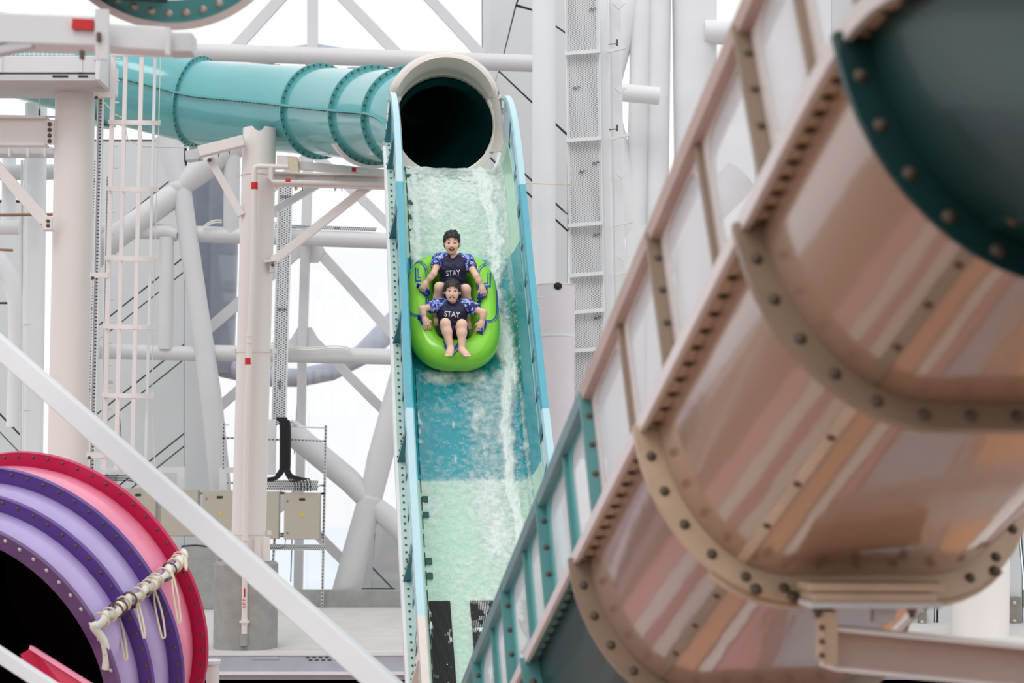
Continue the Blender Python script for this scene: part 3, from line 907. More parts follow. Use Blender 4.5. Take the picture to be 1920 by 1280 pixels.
t = thing('busbar_trunking', Y(220, 895, EY), 'white trunking with black cables fanning out behind the pink slide', 'trunking')
for q in ([(190, 876), (225, 876), (225, 888), (190, 888)], [(190, 888), (199, 888), (199, 925), (190, 925)], [(215, 888), (219, 888), (219, 925), (215, 925)]):
    mb = MB(); mb.prism([Y(*a, EY) for a in q], np.array([0, .12, 0])); mb.build('duct_section', STEEL, t, smooth=False)
for k in range(3):
    for q in range(2): pipe_px('cable', [(196, 891 + 4 * k + q * 1.5), (240, 892 + 4 * k), (250 + 3 * k, 896 + 4 * k), (255 + 3 * k, 908)], 2.4, BLACK, t, EY - .05 - q * .02, 6)

# black cable bundle: down from the tray, then out to the cabinets on both sides
t = thing('cable_bundle', Y(537, 905, EY - .05), 'bundle of black cables dropping to the beige cabinets', 'cables')
for k in range(11):
    u = 525 + k * 1.9
    s_ = -1 if k < 5 else 1
    if s_ > 0:
        e = 553 + (k - 5) * 5.8
        pts = [(u - 7, 782), (u - 5, 788), (u, 796), (u, 870), (u - 1, 884 - (k - 5)), (u + 6, 897 - (k - 5) * 1.2), (e - 8, 902 - (k - 5) * 1.0), (e - 2, 903 - (k - 5) * .9), (e, 909), (e, 921)]
    else:
        e = 503 - (4 - k) * 1 if k < 2 else 495
        pts = [(u - 7, 782), (u - 5, 788), (u, 796), (u, 870), (u - 1, 884 - (4 - k)), (u - 7, 893 - (4 - k)), (515, 900 - (4 - k) * 1.6), (503, 902 - (4 - k) * 1.6), (497, 903 - (4 - k) * 1.5)]
    mb = MB(); mb.tube(spline([Y(a, b, EY - .06 - .012 * (k % 2)) for a, b in pts], 4), px(1.15, EY), 6); mb.build('cable', BLACK, t)
tag(pipe_px('looped_cable', [(505, 1027), (528, 1027), (534, 1024), (535.5, 1010)], 1.6, BLACK, None, EY - .02, 6), 'single black cable looping under the right-hand cabinet', 'cable')

# pale conduits draped over the facade pipes
for pts, lab, y in [([(508, 644), (525, 641), (545, 648), (575, 652), (600, 650), (625, 648), (648, 650), (658, 654)], 'pale cable draped along the lowest facade pipe', 29.13),
                 ([(380, 426), (392, 417), (404, 413), (416, 413)], 'pale cable arcing over the middle facade pipe left', 29.13),
                 ([(505, 421), (520, 416), (535, 415), (543, 420)], 'short pale cable lying by the tray on the middle pipe', 29.12),
                 ([(160, 628), (178, 634), (196, 629), (210, 633)], 'pale cable behind the ladder at the lower left pipe', 29.0)]:
    o_ = MB()
    for k in range(2): o_.tube(spline([Y(a, b + k * 4, y - k * .03) for a, b in pts], 4), px(1.5, y), 6)
    tag(o_.build('draped_cable', WCABLE, None), lab, 'cable')

# ------------------------------------------------------------------ main slide path
YAW = .13
SD = np.array([math.cos(YAW), math.sin(YAW), 0])
HD = np.array([math.sin(YAW), -math.cos(YAW), 0])
UP = np.array([0, 0, 1.0])


def make_path(p, prof, ds, n):
    out = []
    p = np.array(p, float)
    for i in range(n):
        a = math.radians(np.interp(i * ds, [q[0] for q in prof], [q[1] for q in prof]))
        T = HD * math.cos(a) - UP * math.sin(a)
        N = HD * math.sin(a) + UP * math.cos(a)
        out.append((p.copy(), T, N))
        p = p + T * ds
    return out


DS = .05
MP = make_path(P(836, 324, 18.7), [(0, 0), (.1, 0), (.7, 48), (1.1, 57), (3.6, 57), (5, 50), (7, 46), (9, 40)], DS, 176)


def M(s, a=0, h=0):
    """point on the main slide: s along, a sideways, h above the floor"""
    x = min(max(s / DS, 0), len(MP) - 1.001)
    i = int(x); f = x - i
    p = MP[i][0] * (1 - f) + MP[i + 1][0] * f
    N = unit(MP[i][2] * (1 - f) + MP[i + 1][2] * f)
    if s < 0:
        p = p + MP[0][1] * s
    return p + SD * a + N * h


def Tn(s): return MP[int(min(max(s / DS, 0), len(MP) - 1))][1]
def Nn(s): return MP[int(min(max(s / DS, 0), len(MP) - 1))][2]


MR = .56
mc = M(0, -.02, MR - .02)
HT = MP[0][1]

# ------------------------------------------------------------------ teal tube
TR = .525
tube_c = spline([P(-120, 68, 25.2), P(20, 104, 24.6), P(120, 131, 24.2), P(210, 152, 23.8), P(370, 190, 23.5), P(480, 200, 23.0), P(600, 209, 22.15), P(700, 216, 21.0), P(775, 222, 19.9), mc - HT * .5, mc - HT * .06], 8)


def tube_frames(c):
    T = np.gradient(c, axis=0)
    T /= np.linalg.norm(T, axis=1)[:, None]
    out = []
    for p, t_ in zip(c, T):
        s_ = unit(np.cross(t_, (0, 0, 1)))
        d_ = p[1] * CT + (p[2] - CAM[2]) * ST
        kf = float(np.interp(d_, [18.9, 20.5, 23.5], [1.045, 1.06, 1.10]))      # the tube widens a little away from the mouth
        out.append((p, t_, s_ * kf, np.cross(s_, t_) * kf))
    return out


TF = tube_frames(tube_c)
t = thing('teal_tube_slide', tube_c[-1] - np.array([0, 0, TR]), 'big teal enclosed tube slide curving in from the left to the slide mouth', 'tube slide')
NSEG = 48


def tube_shell(i0, i1, r, m, name, a0=0, a1=2 * math.pi, thick=.012):
    mb = MB()
    full = abs(a1 - a0) > 6.28
    n = NSEG if full else NSEG // 2
    ang = [a0 + (a1 - a0) * k / n for k in range(n + (0 if full else 1))]
    G = [[p + (s_ * math.cos(a) + u_ * math.sin(a)) * r for a in ang] for p, t_, s_, u_ in TF[i0:i1 + 1]]
    mb.grid(G, False, full, True)
    return mb.build(name, m, t)


rings = [24, 32, 48, 56, 63, 77]       # flange stations along the spline
for a, b in zip([0] + rings, rings + [len(TF) - 1]):
    for h in (0, 1):
        tube_shell(a, b, TR, TEAL, 'shell_half', h * math.pi, (h + 1) * math.pi)
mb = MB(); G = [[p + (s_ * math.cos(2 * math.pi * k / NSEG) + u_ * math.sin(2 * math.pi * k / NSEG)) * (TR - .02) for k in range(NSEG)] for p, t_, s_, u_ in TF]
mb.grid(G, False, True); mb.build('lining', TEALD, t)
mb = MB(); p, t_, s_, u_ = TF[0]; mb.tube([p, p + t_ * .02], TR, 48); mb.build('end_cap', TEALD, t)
mb = MB()
for i in rings[:-1]:
    p, t_, s_, u_ = TF[i]
    m2 = MB(); kf = np.linalg.norm(s_); m2.ring(p, t_, TR * kf - .005, TR * kf + .055, .022, 64); m2.build('ring_flange', TEALF, t)
    for k in range(40):
        a = 2 * math.pi * k / 40
        for sgn in (1, -1):
            add_bolt(mb, p + (s_ * math.cos(a) + u_ * math.sin(a)) * (TR + .028) + t_ * .012 * sgn, t_ * sgn, .013)
# longitudinal seams at half height, bolted
for side in (-1, 1):
    for a, b in zip(rings[:-1], rings[1:]):
        G = []
        m2 = MB()
        for p, t_, s_, u_ in TF[a:b + 1]:
            e = s_ * side
            G.append([p + e * TR * .99 - u_ * .012, p + e * (TR + .05) - u_ * .012, p + e * (TR + .05) + u_ * .012, p + e * TR * .99 + u_ * .012])
        m2.grid(G, False, True); m2.build('seam_flange', TEALF, t)
        for k in range(a, b):
            for q in (0, .5):
                p, t_, s_, u_ = TF[k]
                pn = TF[k + 1][0]
                add_bolt(mb, p + (pn - p) * q + s_ * side * (TR + .03) - u_ * .014, -u_, .013)
# top seam on the left part
G = []
m2 = MB()
for p, t_, s_, u_ in TF[10:25]:
    e = unit(s_ * -math.cos(.95) * -1 + u_ * math.sin(.95)) if s_[1] < 0 else unit(-s_ * math.cos(.95) + u_ * math.sin(.95))
    f_ = np.cross(e, t_)
    G.append([p + e * TR * .99 - f_ * .012, p + e * (TR + .05) - f_ * .012, p + e * (TR + .05) + f_ * .012, p + e * TR * .99 + f_ * .012])
    add_bolt(mb, p + e * (TR + .03) - f_ * np.sign(f_[2]) * .014, -f_ * np.sign(f_[2]), .013)
m2.grid(G, False, True); m2.build('seam_flange', TEALF, t)
o = mb.build('flange_bolts', RUSTB, t); o['kind'] = 'stuff'
for i in (24, 56):                       # pale support straps under the rings
    p, t_, s_, u_ = TF[i]
    m2 = MB()
    sg = 1 if s_[1] < 0 else -1
    for k in range(14):
        pass
    A_ = [(math.pi * 1.5 + sg * x) for x in np.linspace(-.5, .9, 18)]
    G = [[p + (s_ * math.cos(a) + u_ * math.sin(a)) * q + t_ * w for q, w in ((TR + .05, -.05), (TR + .085, -.05), (TR + .085, .05), (TR + .05, .05))] for a in A_]
    m2.grid(G, False, True); m2.build('support_strap', STEEL, t)

# ------------------------------------------------------------------ main slide
FLW, WL, FLG = .475, .605, .70
prof_in = [(-FLG, .30), (-WL, .30), (-.595, .26), (-.575, .17), (-.545, .09), (-.515, .035), (-FLW, 0), (-.2, 0), (.2, 0), (FLW, 0), (.515, .035), (.545, .09), (.575, .17), (.595, .26), (WL, .30), (FLG, .30)]
prof_out = [(-FLG, .282), (-.625, .282), (-.61, .17), (-.575, .07), (-.53, .0), (-.48, -.03), (.48, -.03), (.53, 0), (.575, .07), (.61, .17), (.625, .282), (FLG, .282)][::-1]
slide = thing('water_slide', M(3.2, 0, -.05), 'steep mint and teal open water slide with windowed side guards, carrying the raft', 'water slide')


def shell(s0, s1, m, name='flume_section'):
    mb = MB()
    ss = np.arange(s0, s1 + 1e-6, DS)
    mb.grid([[M(s, a, h) for a, h in prof_in + prof_out] for s in ss], False, True)
    return mb.build(name, m, slide, sharp=50)


shell(-.25, 1.80, MINT); shell(1.80, 4.50, AQUA); shell(4.5, 8.6, MINT)
for side in (-1, 1):
    mb = MB(); mb.grid([[M(s, side * .61, .3005), M(s, side * .61, .306), M(s, side * .70, .306), M(s, side * .70, .3005)] for s in np.arange(.4, 8.6, .1)], False, True)
    mb.build('edge_flange', mat('pale_mint_flange', (186, 214, 206), .35) if 'pale_mint_flange' not in MATS else MATS['pale_mint_flange'], slide, sharp=50)
for s in (1.777, 4.497, 7.2):            # transverse bolted fins beneath the joints
    mb = MB()
    out = [M(s, a * 1.0, h) for a, h in prof_out]
    out2 = [M(s, a * (1.1 if abs(a) < .62 else 1.0), h - .09 * (abs(a) < .6)) for a, h in prof_out]
    mb.grid([[p - Tn(s) * .02, q - Tn(s) * .02, q + Tn(s) * .02, p + Tn(s) * .02] for p, q in zip(out, out2)], False, True)
    mb.build('joint_fin', TEALF, slide, sharp=50)
bl = MB()
for side in (-1, 1):                     # bolts along both edges, pale outer skirt
    for k in range(100):
        s = .35 + k * .08
        add_bolt(bl, M(s, side * .665, .306), Nn(s), .011)
    mb = MB()
    mb.grid([[M(s, side * .70, .30), M(s, side * .725, .29), M(s, side * .725, .20), M(s, side * .70, .20)] for s in np.arange(.5, 8.6, .1)], False, True)
    mb.build('edge_skirt', MINT if side > 0 else COOLST, slide, sharp=60)
o = bl.build('edge_bolts', RUSTB, slide); o['kind'] = 'stuff'


def gtop(s): return .75 + .08 * max(0, 1 - s / .6)


guards = [(.02, 1.45, ICE), (1.45, 4.25, SKYB), (4.25, 6.6, ICE), (6.6, 8.4, CREAM)]
for side in (-1, 1):
    for gi, (s0, s1, gm) in enumerate(guards):
        # capping
        mb = MB()
        ss = np.linspace(s0, s1, max(3, int((s1 - s0) / .05)))
        mb.grid([[M(s, side * .57, gtop(s) - .012), M(s, side * .585, gtop(s) + .018), M(s, side * .645, gtop(s) + .018), M(s, side * .652, gtop(s) - .06), M(s, side * .637, gtop(s) - .06), M(s, side * .632, gtop(s) - .012)] for s in ss], False, True)
        n0 = mb.n
        g = mb.build('guard_cap', gm, slide, sharp=50)
        # frame sheet: bottom rail, top rail, posts
        fr = MB()
        pm = GUSS if gi < 3 else CREAM
        for h0, h1 in ((.30, .36), (.66, None)):
            fr.grid([[M(s, side * .618, h0), M(s, side * .632, h0), M(s, side * .632, h1 or gtop(s)), M(s, side * .618, h1 or gtop(s))] for s in ss], False, True)
        fr.build('guard_frame', ICE if gi in (0, 2) else (SKYB if gi == 1 else CREAM), slide, sharp=50)
        npost = max(2, int(round((s1 - s0) / .45)))
        for k in range(npost + 1):
            s = s0 + (s1 - s0) * k / npost
            s = min(max(s, s0 + .03), s1 - .03)
            mb = MB()
            mb.grid([[M(s - .03, side * q, h), M(s + .03, side * q, h)] for q, h in ((.612, .32), (.612, .72), (.638, .72), (.638, .32))], True, False)
            mb.build('guard_post', GUSS if gi != 3 else CREAM, slide, smooth=False)
            if k < npost:
                sa, sb = s + .03, s0 + (s1 - s0) * (k + 1) / npost - .03
                mb = MB()
                q = np.linspace(sa, sb, 4)
                mb.grid([[M(x, side * .622, .35), M(x, side * .622, .67), M(x, side * .628, .67), M(x, side * .628, .35)] for x in q], False, True)
                mb.build('guard_pane', PANEB if gi in (0, 1) else PANEF, slide, smooth=False)
    for s, m_ in ((.42, GUSS), (.85, GUSS), (1.78, GUSS), (3.1, GUSS), (4.5, GUSS), (5.85, GUSS), (7.0, CREAM)):
        if side > 0: continue
        mb = MB()
        tr_ = [M(s, side * .705, .30), M(s, side * .64, .30), M(s, side * .645, gtop(s) - .03), M(s, side * .655, gtop(s) - .03)]
        mb.prism(tr_, Tn(s) * .018)
        g = mb.build('guard_gusset', m_, slide, smooth=False)
        # folded face of the gusset, seen from outside
        mb = MB()
        mb.prism([M(s, side * .705, .30), M(s, side * .655, gtop(s) - .03), M(s - .14, side * .645, gtop(s) - .05), M(s - .05, side * .69, .31)], SD * -side * .01)
        b2 = mb.build('gusset_face', m_, g, smooth=False)
        for k in range(4):
            c = M(s - .03, side * (.70 - .045 * k / 4), .33 + .09 * k)
            put(BOLT_R, 'bolt', c, SD * side, g, .014)
for s in (.28, .4, .62, 1.05, 1.25, 1.45, 4.72, 4.9, 5.42, 5.58):   # dark clips along the left floor joint
    mb = MB(); mb.box(M(s, -FLW + .03, .012), (.055, .07, .03), SD, Tn(s), Nn(s)); mb.build('joint_clip', mat('dark_green_rubber', (40, 92, 88), .6) if 'dark_green_rubber' not in MATS else MATS['dark_green_rubber'], slide, smooth=False, bevel=.006)
mb = MB()
for k in range(150):
    s = .5 + k * .052
    if k % 4: mb.box(M(s, -FLW - .001, .006), (.007, .045, .010), SD, Tn(s), Nn(s))
o = mb.build('floor_joint', SLOT, slide, smooth=False); o['kind'] = 'stuff'
for a0, a1 in ((-.47, -.285), (-.115, .09), (.27, .44)):       # black ribbed mats
    mb = MB()
    ss = np.arange(5.86, 8.5, .05)
    mb.grid([[M(s, a0, .003), M(s, a0, .024), M(s, a1, .024), M(s, a1, .003)] for s in ss], False, True)
    nr = 14
    for k in range(nr):
        a = a0 + (a1 - a0) * (k + .5) / nr
        mb.grid([[M(s, a - .003, .024), M(s, a - .003, .030), M(s, a + .003, .030), M(s, a + .003, .024)] for s in ss[::3]], False, True)
    mb.build('rubber_mat', mat('black_rubber', (28, 28, 30), .6) if 'black_rubber' not in MATS else MATS['black_rubber'], slide, sharp=30)

# hood and collar of the slide mouth
hood = thing('slide_mouth_hood', mc - UP * MR, 'glossy cream arched hood over the dark mouth of the slide', 'hood')
mb = MB()
G = []
for r_, w in ((MR - .012, -.30), (MR - .012, .02), (MR + .01, .03), (MR + .065, .03), (MR + .065, -.02), (MR + .03, -.03), (MR + .03, -.30)):
    G.append([mc + (SD * math.cos(2 * math.pi * k / 64) + UP * math.sin(2 * math.pi * k / 64)) * r_ + HT * w for k in range(64)])
mb.grid(G, True, True); mb.build('collar', CREAM, hood, sharp=50)
mb = MB()
G = []
for a in np.linspace(math.radians(30), math.radians(150), 41):
    e = SD * math.cos(a) + UP * math.sin(a)
    k = math.sin((a - math.radians(30)) / math.radians(120) * math.pi) ** .5
    ext = .06 + .30 * k
    lift = .05 * k
    G.append([mc + e * (MR - .01) + HT * .02, mc + e * (MR + .01 + lift * .6) + HT * ext * .6, mc + e * (MR + .05 + lift) + HT * ext,
              mc + e * (MR + .085 + lift) + HT * (ext - .015), mc + e * (MR + .14 + lift) + HT * (ext - .10), mc + e * (MR + .15 + lift * .6) + HT * (-.02), mc + e * (MR + .06) + HT * -.08])
mb.grid(G, False, True)
mb.f += [tuple(range(7)), tuple(range(mb.n - 7, mb.n))[::-1]]
mb.build('visor', CREAM, hood, sharp=60)
for side in (-1, 1):                      # wings joining the hood to the guards
    mb = MB()
    pts = []
    for f in np.linspace(0, 1, 9):
        a = math.radians(30 * (1 - f) - 34 * f)
        e = SD * math.cos(a) * side + UP * math.sin(a)
        inner = mc + e * (MR - .02) + HT * .0
        outer = mc + SD * side * (.60 + .045 * f) + UP * (MR * math.sin(a) + .05 * (1 - f)) + HT * (.10 + .05 * f)
        pts.append([inner, outer, outer - HT * .02 + SD * side * .015, inner - HT * .03])
    mb.grid(pts, False, True)
    mb.build('wing', CREAM, hood, sharp=60)
mb = MB()
for k in range(40):
    a = 2 * math.pi * k / 40
    add_bolt(mb, mc + (SD * math.cos(a) + UP * math.sin(a)) * (MR + .05) - HT * .02, -HT, .014)
o = mb.build('collar_bolts', RUSTB, hood); o['kind'] = 'stuff'

# ------------------------------------------------------------------ running water and foam on the slide
ss = np.arange(.35, 8.55, .014)
aa = np.concatenate([np.linspace(-.472, .475, 88), [.5, .518, .533, .546]])
hh = np.concatenate([np.zeros(88), [.018, .04, .065, .092]])
Sg, Ag = np.meshgrid(ss, aa, indexing='ij')
warp = noise2(Sg * 1.7, Ag * 3, 3) - .5
st_c = np.interp(Sg, [.3, 1.2, 2.2, 3.2, 4.5, 6, 7.5], [.36, .38, .40, .40, .36, .33, .30]) + .10 * (noise2(Sg * 2.2, Sg * 0, 5) - .5) + .07 * (noise2(Sg * 7, Ag * 4, 6) - .5)
st_w = np.interp(Sg, [.3, 1.0, 2.0, 3.2, 4.5, 6, 7.5], [.09, .07, .06, .05, .055, .05, .04])
stream = np.exp(-((Ag - st_c) / st_w) ** 2) * (.75 + .5 * noise2(Sg * 4, Ag * 12, 9)) + .35 * np.exp(-((Ag - st_c + .05) / (st_w * 2.4)) ** 2) * noise2(Sg * 6, Ag * 9, 10)
left = 1.1 * np.exp(-((Ag + .445 + .02 * noise2(Sg * 9, Ag * 2, 81)) / .025) ** 2) * np.clip((noise2(Sg * 4.5, Ag * 6, 8) - .58) * 5, 0, 1) * noise2(Sg * 17, Ag * 25, 82) + np.exp(-((Ag + .40) / .06) ** 2) * (Sg < 2.4) * .8
milky = np.interp(Sg, [.35, .6, 1.7, 1.85, 4.46, 4.52, 5.8, 8], [.62, .50, .42, .10, .12, .34, .32, .28]) * (.55 + .9 * noise2(Sg * 2.5, Ag * 5, 11))
milky = milky + .22 * np.exp(-((Ag - .18) / .2) ** 2) * (Sg > 3.3)
matf = (Sg > 5.95) * (noise2(Sg * 5 + warp, Ag * 9, 21) > .54) * (.8 * np.exp(-((Ag + .31) / .03) ** 2) * noise2(Sg * 19, Ag * 40, 22) * 1.4 + (Sg > 6.15) * np.exp(-((Ag + .01) / .11) ** 2) * 1.0)
flecks = .5 * np.clip((noise2(Sg * 7, Ag * 14, 41) - .6) * 4, 0, 1) * (Ag > -.15) * (Sg > 3.4) * (Sg < 4.6)
wake = np.exp(-((Sg - 3.30) / .10) ** 2) * .55 * (np.abs(Ag + .02) < .42) * (.3 + noise2(Sg * 9, Ag * 12, 77)) + np.exp(-((Ag - .44) / .06) ** 2) * np.exp(-((Sg - 3.0) / .6) ** 2) * .9
foam = np.clip(np.maximum.reduce([stream * 1.05, flecks, left, milky, matf * .9, wake]), 0, 1.2)
lump = noise2(Sg * 22, Ag * 30, 31) * .6 + noise2(Sg * 50, Ag * 60, 32) * .4
hgt = .010 + hh[None, :] + lump * (.0045 + .035 * np.clip(foam, 0, 1) ** 1.5) + .010 * noise2(Sg * 6, Ag * 9, 35)
hgt[:, -1] -= .01
G = np.zeros(Sg.shape + (3,))
for i, s in enumerate(ss):
    G[i] = M(s)[None, :] + SD[None, :] * aa[:, None] + Nn(s)[None, :] * hgt[i][:, None]
mw = bpy.data.materials.new('running_water')
mw.use_nodes = True
nt = mw.node_tree
b = nt.nodes['Principled BSDF']
b.inputs['Base Color'].default_value = (.86, .93, .88, 1)
b.inputs['Roughness'].default_value = .5
tr_ = nt.nodes.new('ShaderNodeBsdfTransparent'); tr_.inputs[0].default_value = (.93, .99, .98, 1)
gl_ = nt.nodes.new('ShaderNodeBsdfGlossy'); gl_.inputs['Roughness'].default_value = .12
lw = nt.nodes.new('ShaderNodeLayerWeight'); lw.inputs[0].default_value = .25
wm = nt.nodes.new('ShaderNodeMixShader')
mlt = nt.nodes.new('ShaderNodeMath'); mlt.operation = 'MULTIPLY'; mlt.inputs[1].default_value = .55
nt.links.new(lw.outputs['Fresnel'], mlt.inputs[0])
nt.links.new(mlt.outputs[0], wm.inputs[0]); nt.links.new(tr_.outputs[0], wm.inputs[1]); nt.links.new(gl_.outputs[0], wm.inputs[2])
at = nt.nodes.new('ShaderNodeAttribute'); at.attribute_name = 'foam'
nz = nt.nodes.new('ShaderNodeTexNoise'); nz.inputs['Scale'].default_value = 15; nz.inputs['Detail'].default_value = 6; nz.inputs['Roughness'].default_value = .66
tc = nt.nodes.new('ShaderNodeTexCoord'); nt.links.new(tc.outputs['Object'], nz.inputs[0])
ad = nt.nodes.new('ShaderNodeMath'); ad.operation = 'ADD'
nt.links.new(at.outputs['Fac'], ad.inputs[0]); nt.links.new(nz.outputs[0], ad.inputs[1])
mr = nt.nodes.new('ShaderNodeMapRange'); mr.inputs[1].default_value = .62; mr.inputs[2].default_value = 1.25
nt.links.new(ad.outputs[0], mr.inputs[0])
fx = nt.nodes.new('ShaderNodeMixShader')
nt.links.new(mr.outputs[0], fx.inputs[0]); nt.links.new(wm.outputs[0], fx.inputs[1]); nt.links.new(b.outputs[0], fx.inputs[2])
nt.links.new(fx.outputs[0], nt.nodes['Material Output'].inputs[0])
mb = MB(); mb.grid(G)
water = mb.build('running_water', mw, None)
at_ = water.data.attributes.new('foam', 'FLOAT', 'POINT')
at_.data.foreach_set('value', foam.reshape(-1).astype(np.float32))
tag(water, 'foaming water rushing down the mint and teal slide', 'water', kind='stuff')
mb = MB()
SPRAY = mat('white_spray', (240, 246, 246), .3)
for k in range(900):
    s = rng.uniform(.5, 7.5)
    if rng.random() < .75:
        a = np.interp(s, [.3, 1.2, 2.2, 3.2, 4.5, 6, 7.5], [.36, .38, .40, .42, .36, .33, .30]) + rng.normal(0, .07)
        if 1.8 < s < 3.6: a += abs(rng.normal(0, .05))
    else:
        a = rng.uniform(-.47, .45) if s > 3.7 or s < 2 else .47 + rng.normal(0, .05)
    h = .03 + abs(rng.normal(0, .05))
    mb.ball(M(s, min(a, .53), h + (.1 if a > .5 else 0)), rng.uniform(.0022, .006), 5, 4)
tag(mb.build('spray_droplets', SPRAY, None), 'white spray droplets thrown up along the foam stream', 'spray', kind='stuff')

# ------------------------------------------------------------------ the green raft
S0 = 2.9
RO, RT, RN = M(S0), Tn(S0), Nn(S0)


def Rp(u, v, h):
    """point of the sight line through (u, v) lying h above the slide plane under the raft"""
    d0 = P(u, v, 1.0) - CAM
    k = np.dot(RO + RN * h - CAM, RN) / np.dot(d0, RN)
    return CAM + d0 * k


def aw(p): return np.dot(p - RO, SD), np.dot(p - RO, RT)


a0_, w_front = aw(Rp(849, 667, .155)); _, w_back = aw(Rp(849, 505, .155))
ac = aw(Rp(849.5, 590, .17))[0]
wc, wh, ah = (w_front + w_back) / 2, (w_front - w_back) / 2, .325


def raft_center(t):
    c, s = math.cos(t), math.sin(t)
    e = 2 / (3.1 if s > 0 else 4.4)
    a = ah * abs(c) ** e * (1 if c > 0 else -1)
    w = wh * abs(s) ** e * (1 if s > 0 else -1)
    return a, w


def raft_ring(n=96, m=28, off=0):
    cs = np.array([raft_center(2 * math.pi * k / n) for k in range(n)])
    # even spacing
    cl = np.vstack([cs, cs[:1]]); L = np.r_[0, np.cumsum(np.linalg.norm(np.diff(cl, axis=0), axis=1))]
    q = np.linspace(0, L[-1], n + 1)[:-1]
    cs = np.c_[np.interp(q, L, cl[:, 0]), np.interp(q, L, cl[:, 1])]
    for _ in range(1): cs = (np.roll(cs, 1, 0) + 2 * cs + np.roll(cs, -1, 0)) / 4
    T = np.roll(cs, -1, 0) - np.roll(cs, 1, 0); T /= np.linalg.norm(T, axis=1)[:, None]
    G = []
    for (a, w), (ta, tw) in zip(cs, T):
        nx, ny = tw, -ta                  # outward
        fr = max(0, w / wh)
        rw = .13 + .025 * fr ** 2 + off
        rn = .155 + off
        row = []
        for k in range(m):
            p = 2 * math.pi * k / m
            x = math.cos(p) * rw; z = math.sin(p) * rn
            row.append(RO + SD * (ac + a + nx * x) + RT * (wc + w + ny * x) + RN * (.165 + z))
        G.append(row)
    return G


GREEN = mat('lime_green_vinyl', (150, 232, 62), .24, var=.03, coat=.4)
BLUEP = mat('royal_blue_print', (34, 74, 190), .35, var=.05)
BLUEH = mat('royal_blue_webbing', (26, 52, 186), .5, var=.15, scale=40)
raft = thing('raft', RO + SD * ac + RT * wc, 'lime green two-seat inflatable raft with blue printed pads on the slide', 'raft')
mb = MB(); RG = raft_ring(); mb.grid(RG, True, True); ringo = mb.build('inflated_ring', GREEN, raft, sharp=180)
rb = MB(); rb.grid(RG, True, True)
RBVH = BVHTree.FromPolygons(np.concatenate(rb.v).tolist(), rb.f)
mb = MB()
fl_ = []
for r_ in (0.02, .35, .7, 1.0):
    fl_.append([RO + SD * (ac + ah * 1.0 * r_ * math.cos(x)) + RT * (wc + wh * r_ * math.sin(x)) + RN * (.075 + .0 * r_) for x in np.linspace(0, 2 * math.pi, 49)[:-1]])
mb.grid(fl_, False, True); mb.build('raft_floor', GREEN, raft)
# backrest cushion behind the rear rider
mb = MB(); c = Rp(850, 512, .20)
mb.ball(c, (.17, .07, .11), 20, 12, SD, RT, RN); mb.build('backrest', GREEN, raft)


def on_raft(u, v, off=.004):
    d0 = Vector((P(u, v, 1.0) - CAM).tolist()).normalized()
    h = RBVH.ray_cast(Vector(CAM.tolist()), d0)
    if h[0] is None: return None
    n = np.array(h[1]); n = n if np.dot(n, np.array(d0)) < 0 else -n
    return np.array(h[0]) + n * off


def ribbon(pts, w, name='printed_line', n=6):
    sp = spline([np.array([p[0], p[1], 0]) for p in pts], n)[:, :2]
    T = np.gradient(sp, axis=0); T /= np.linalg.norm(T, axis=1)[:, None]
    row = []
    for p, t_ in zip(sp, T):
        q = np.array([-t_[1], t_[0]]) * w / 2
        a, b_ = on_raft(*(p + q)), on_raft(*(p - q))
        if a is not None and b_ is not None: row.append([a, b_])
    if len(row) > 1:
        mb = MB(); mb.grid(row); mb.build(name, BLUEP, raft)


def patch(c4, name='printed_patch', n=4):
    c4 = np.array(c4, float)
    c4[:, 0] += 4 if c4[0, 0] < 820 else (-4 if c4[0, 0] > 890 else 0)
    g = []
    for i in range(n + 1):
        a = c4[0] + (c4[3] - c4[0]) * i / n; b_ = c4[1] + (c4[2] - c4[1]) * i / n
        g.append([on_raft(*(a + (b_ - a) * j / n)) for j in range(n + 1)])
    if all(q is not None for r_ in g for q in r_):
        mb = MB(); mb.grid(g); mb.build(name, BLUEP, raft)


# outlines of the two arm pads, the stepped blocks on them and the chevrons at the front
ribbon([(797, 548), (799, 520), (796, 502), (788, 493), (777, 494), (769, 505), (766, 530), (766, 560), (767, 580), (773, 588), (784, 591), (796, 589), (801, 583)], 1.8)
ribbon([(800, 546), (802.5, 520), (799, 500), (790, 490.5), (776, 491), (767, 502), (763.5, 530), (763.5, 562), (765, 583), (772, 591), (784, 594), (800, 591)], 1.1)
ribbon([(799, 557), (799, 572)], 2.6); ribbon([(803, 557), (803, 570)], 1.6)
ribbon([(897, 545), (897, 520), (901, 505), (911, 497), (921, 500), (929, 511), (931, 540), (931, 575), (929, 593), (921, 601), (911, 600), (904, 593)], 1.8)
ribbon([(894, 544), (894, 520), (898, 502), (910, 494), (923, 497), (932, 509), (934, 540), (934, 577), (931, 597), (921, 604), (909, 602), (899, 594)], 1.1)
ribbon([(896, 563), (896, 578)], 2.6); ribbon([(900.5, 563), (900.5, 577)], 1.6)
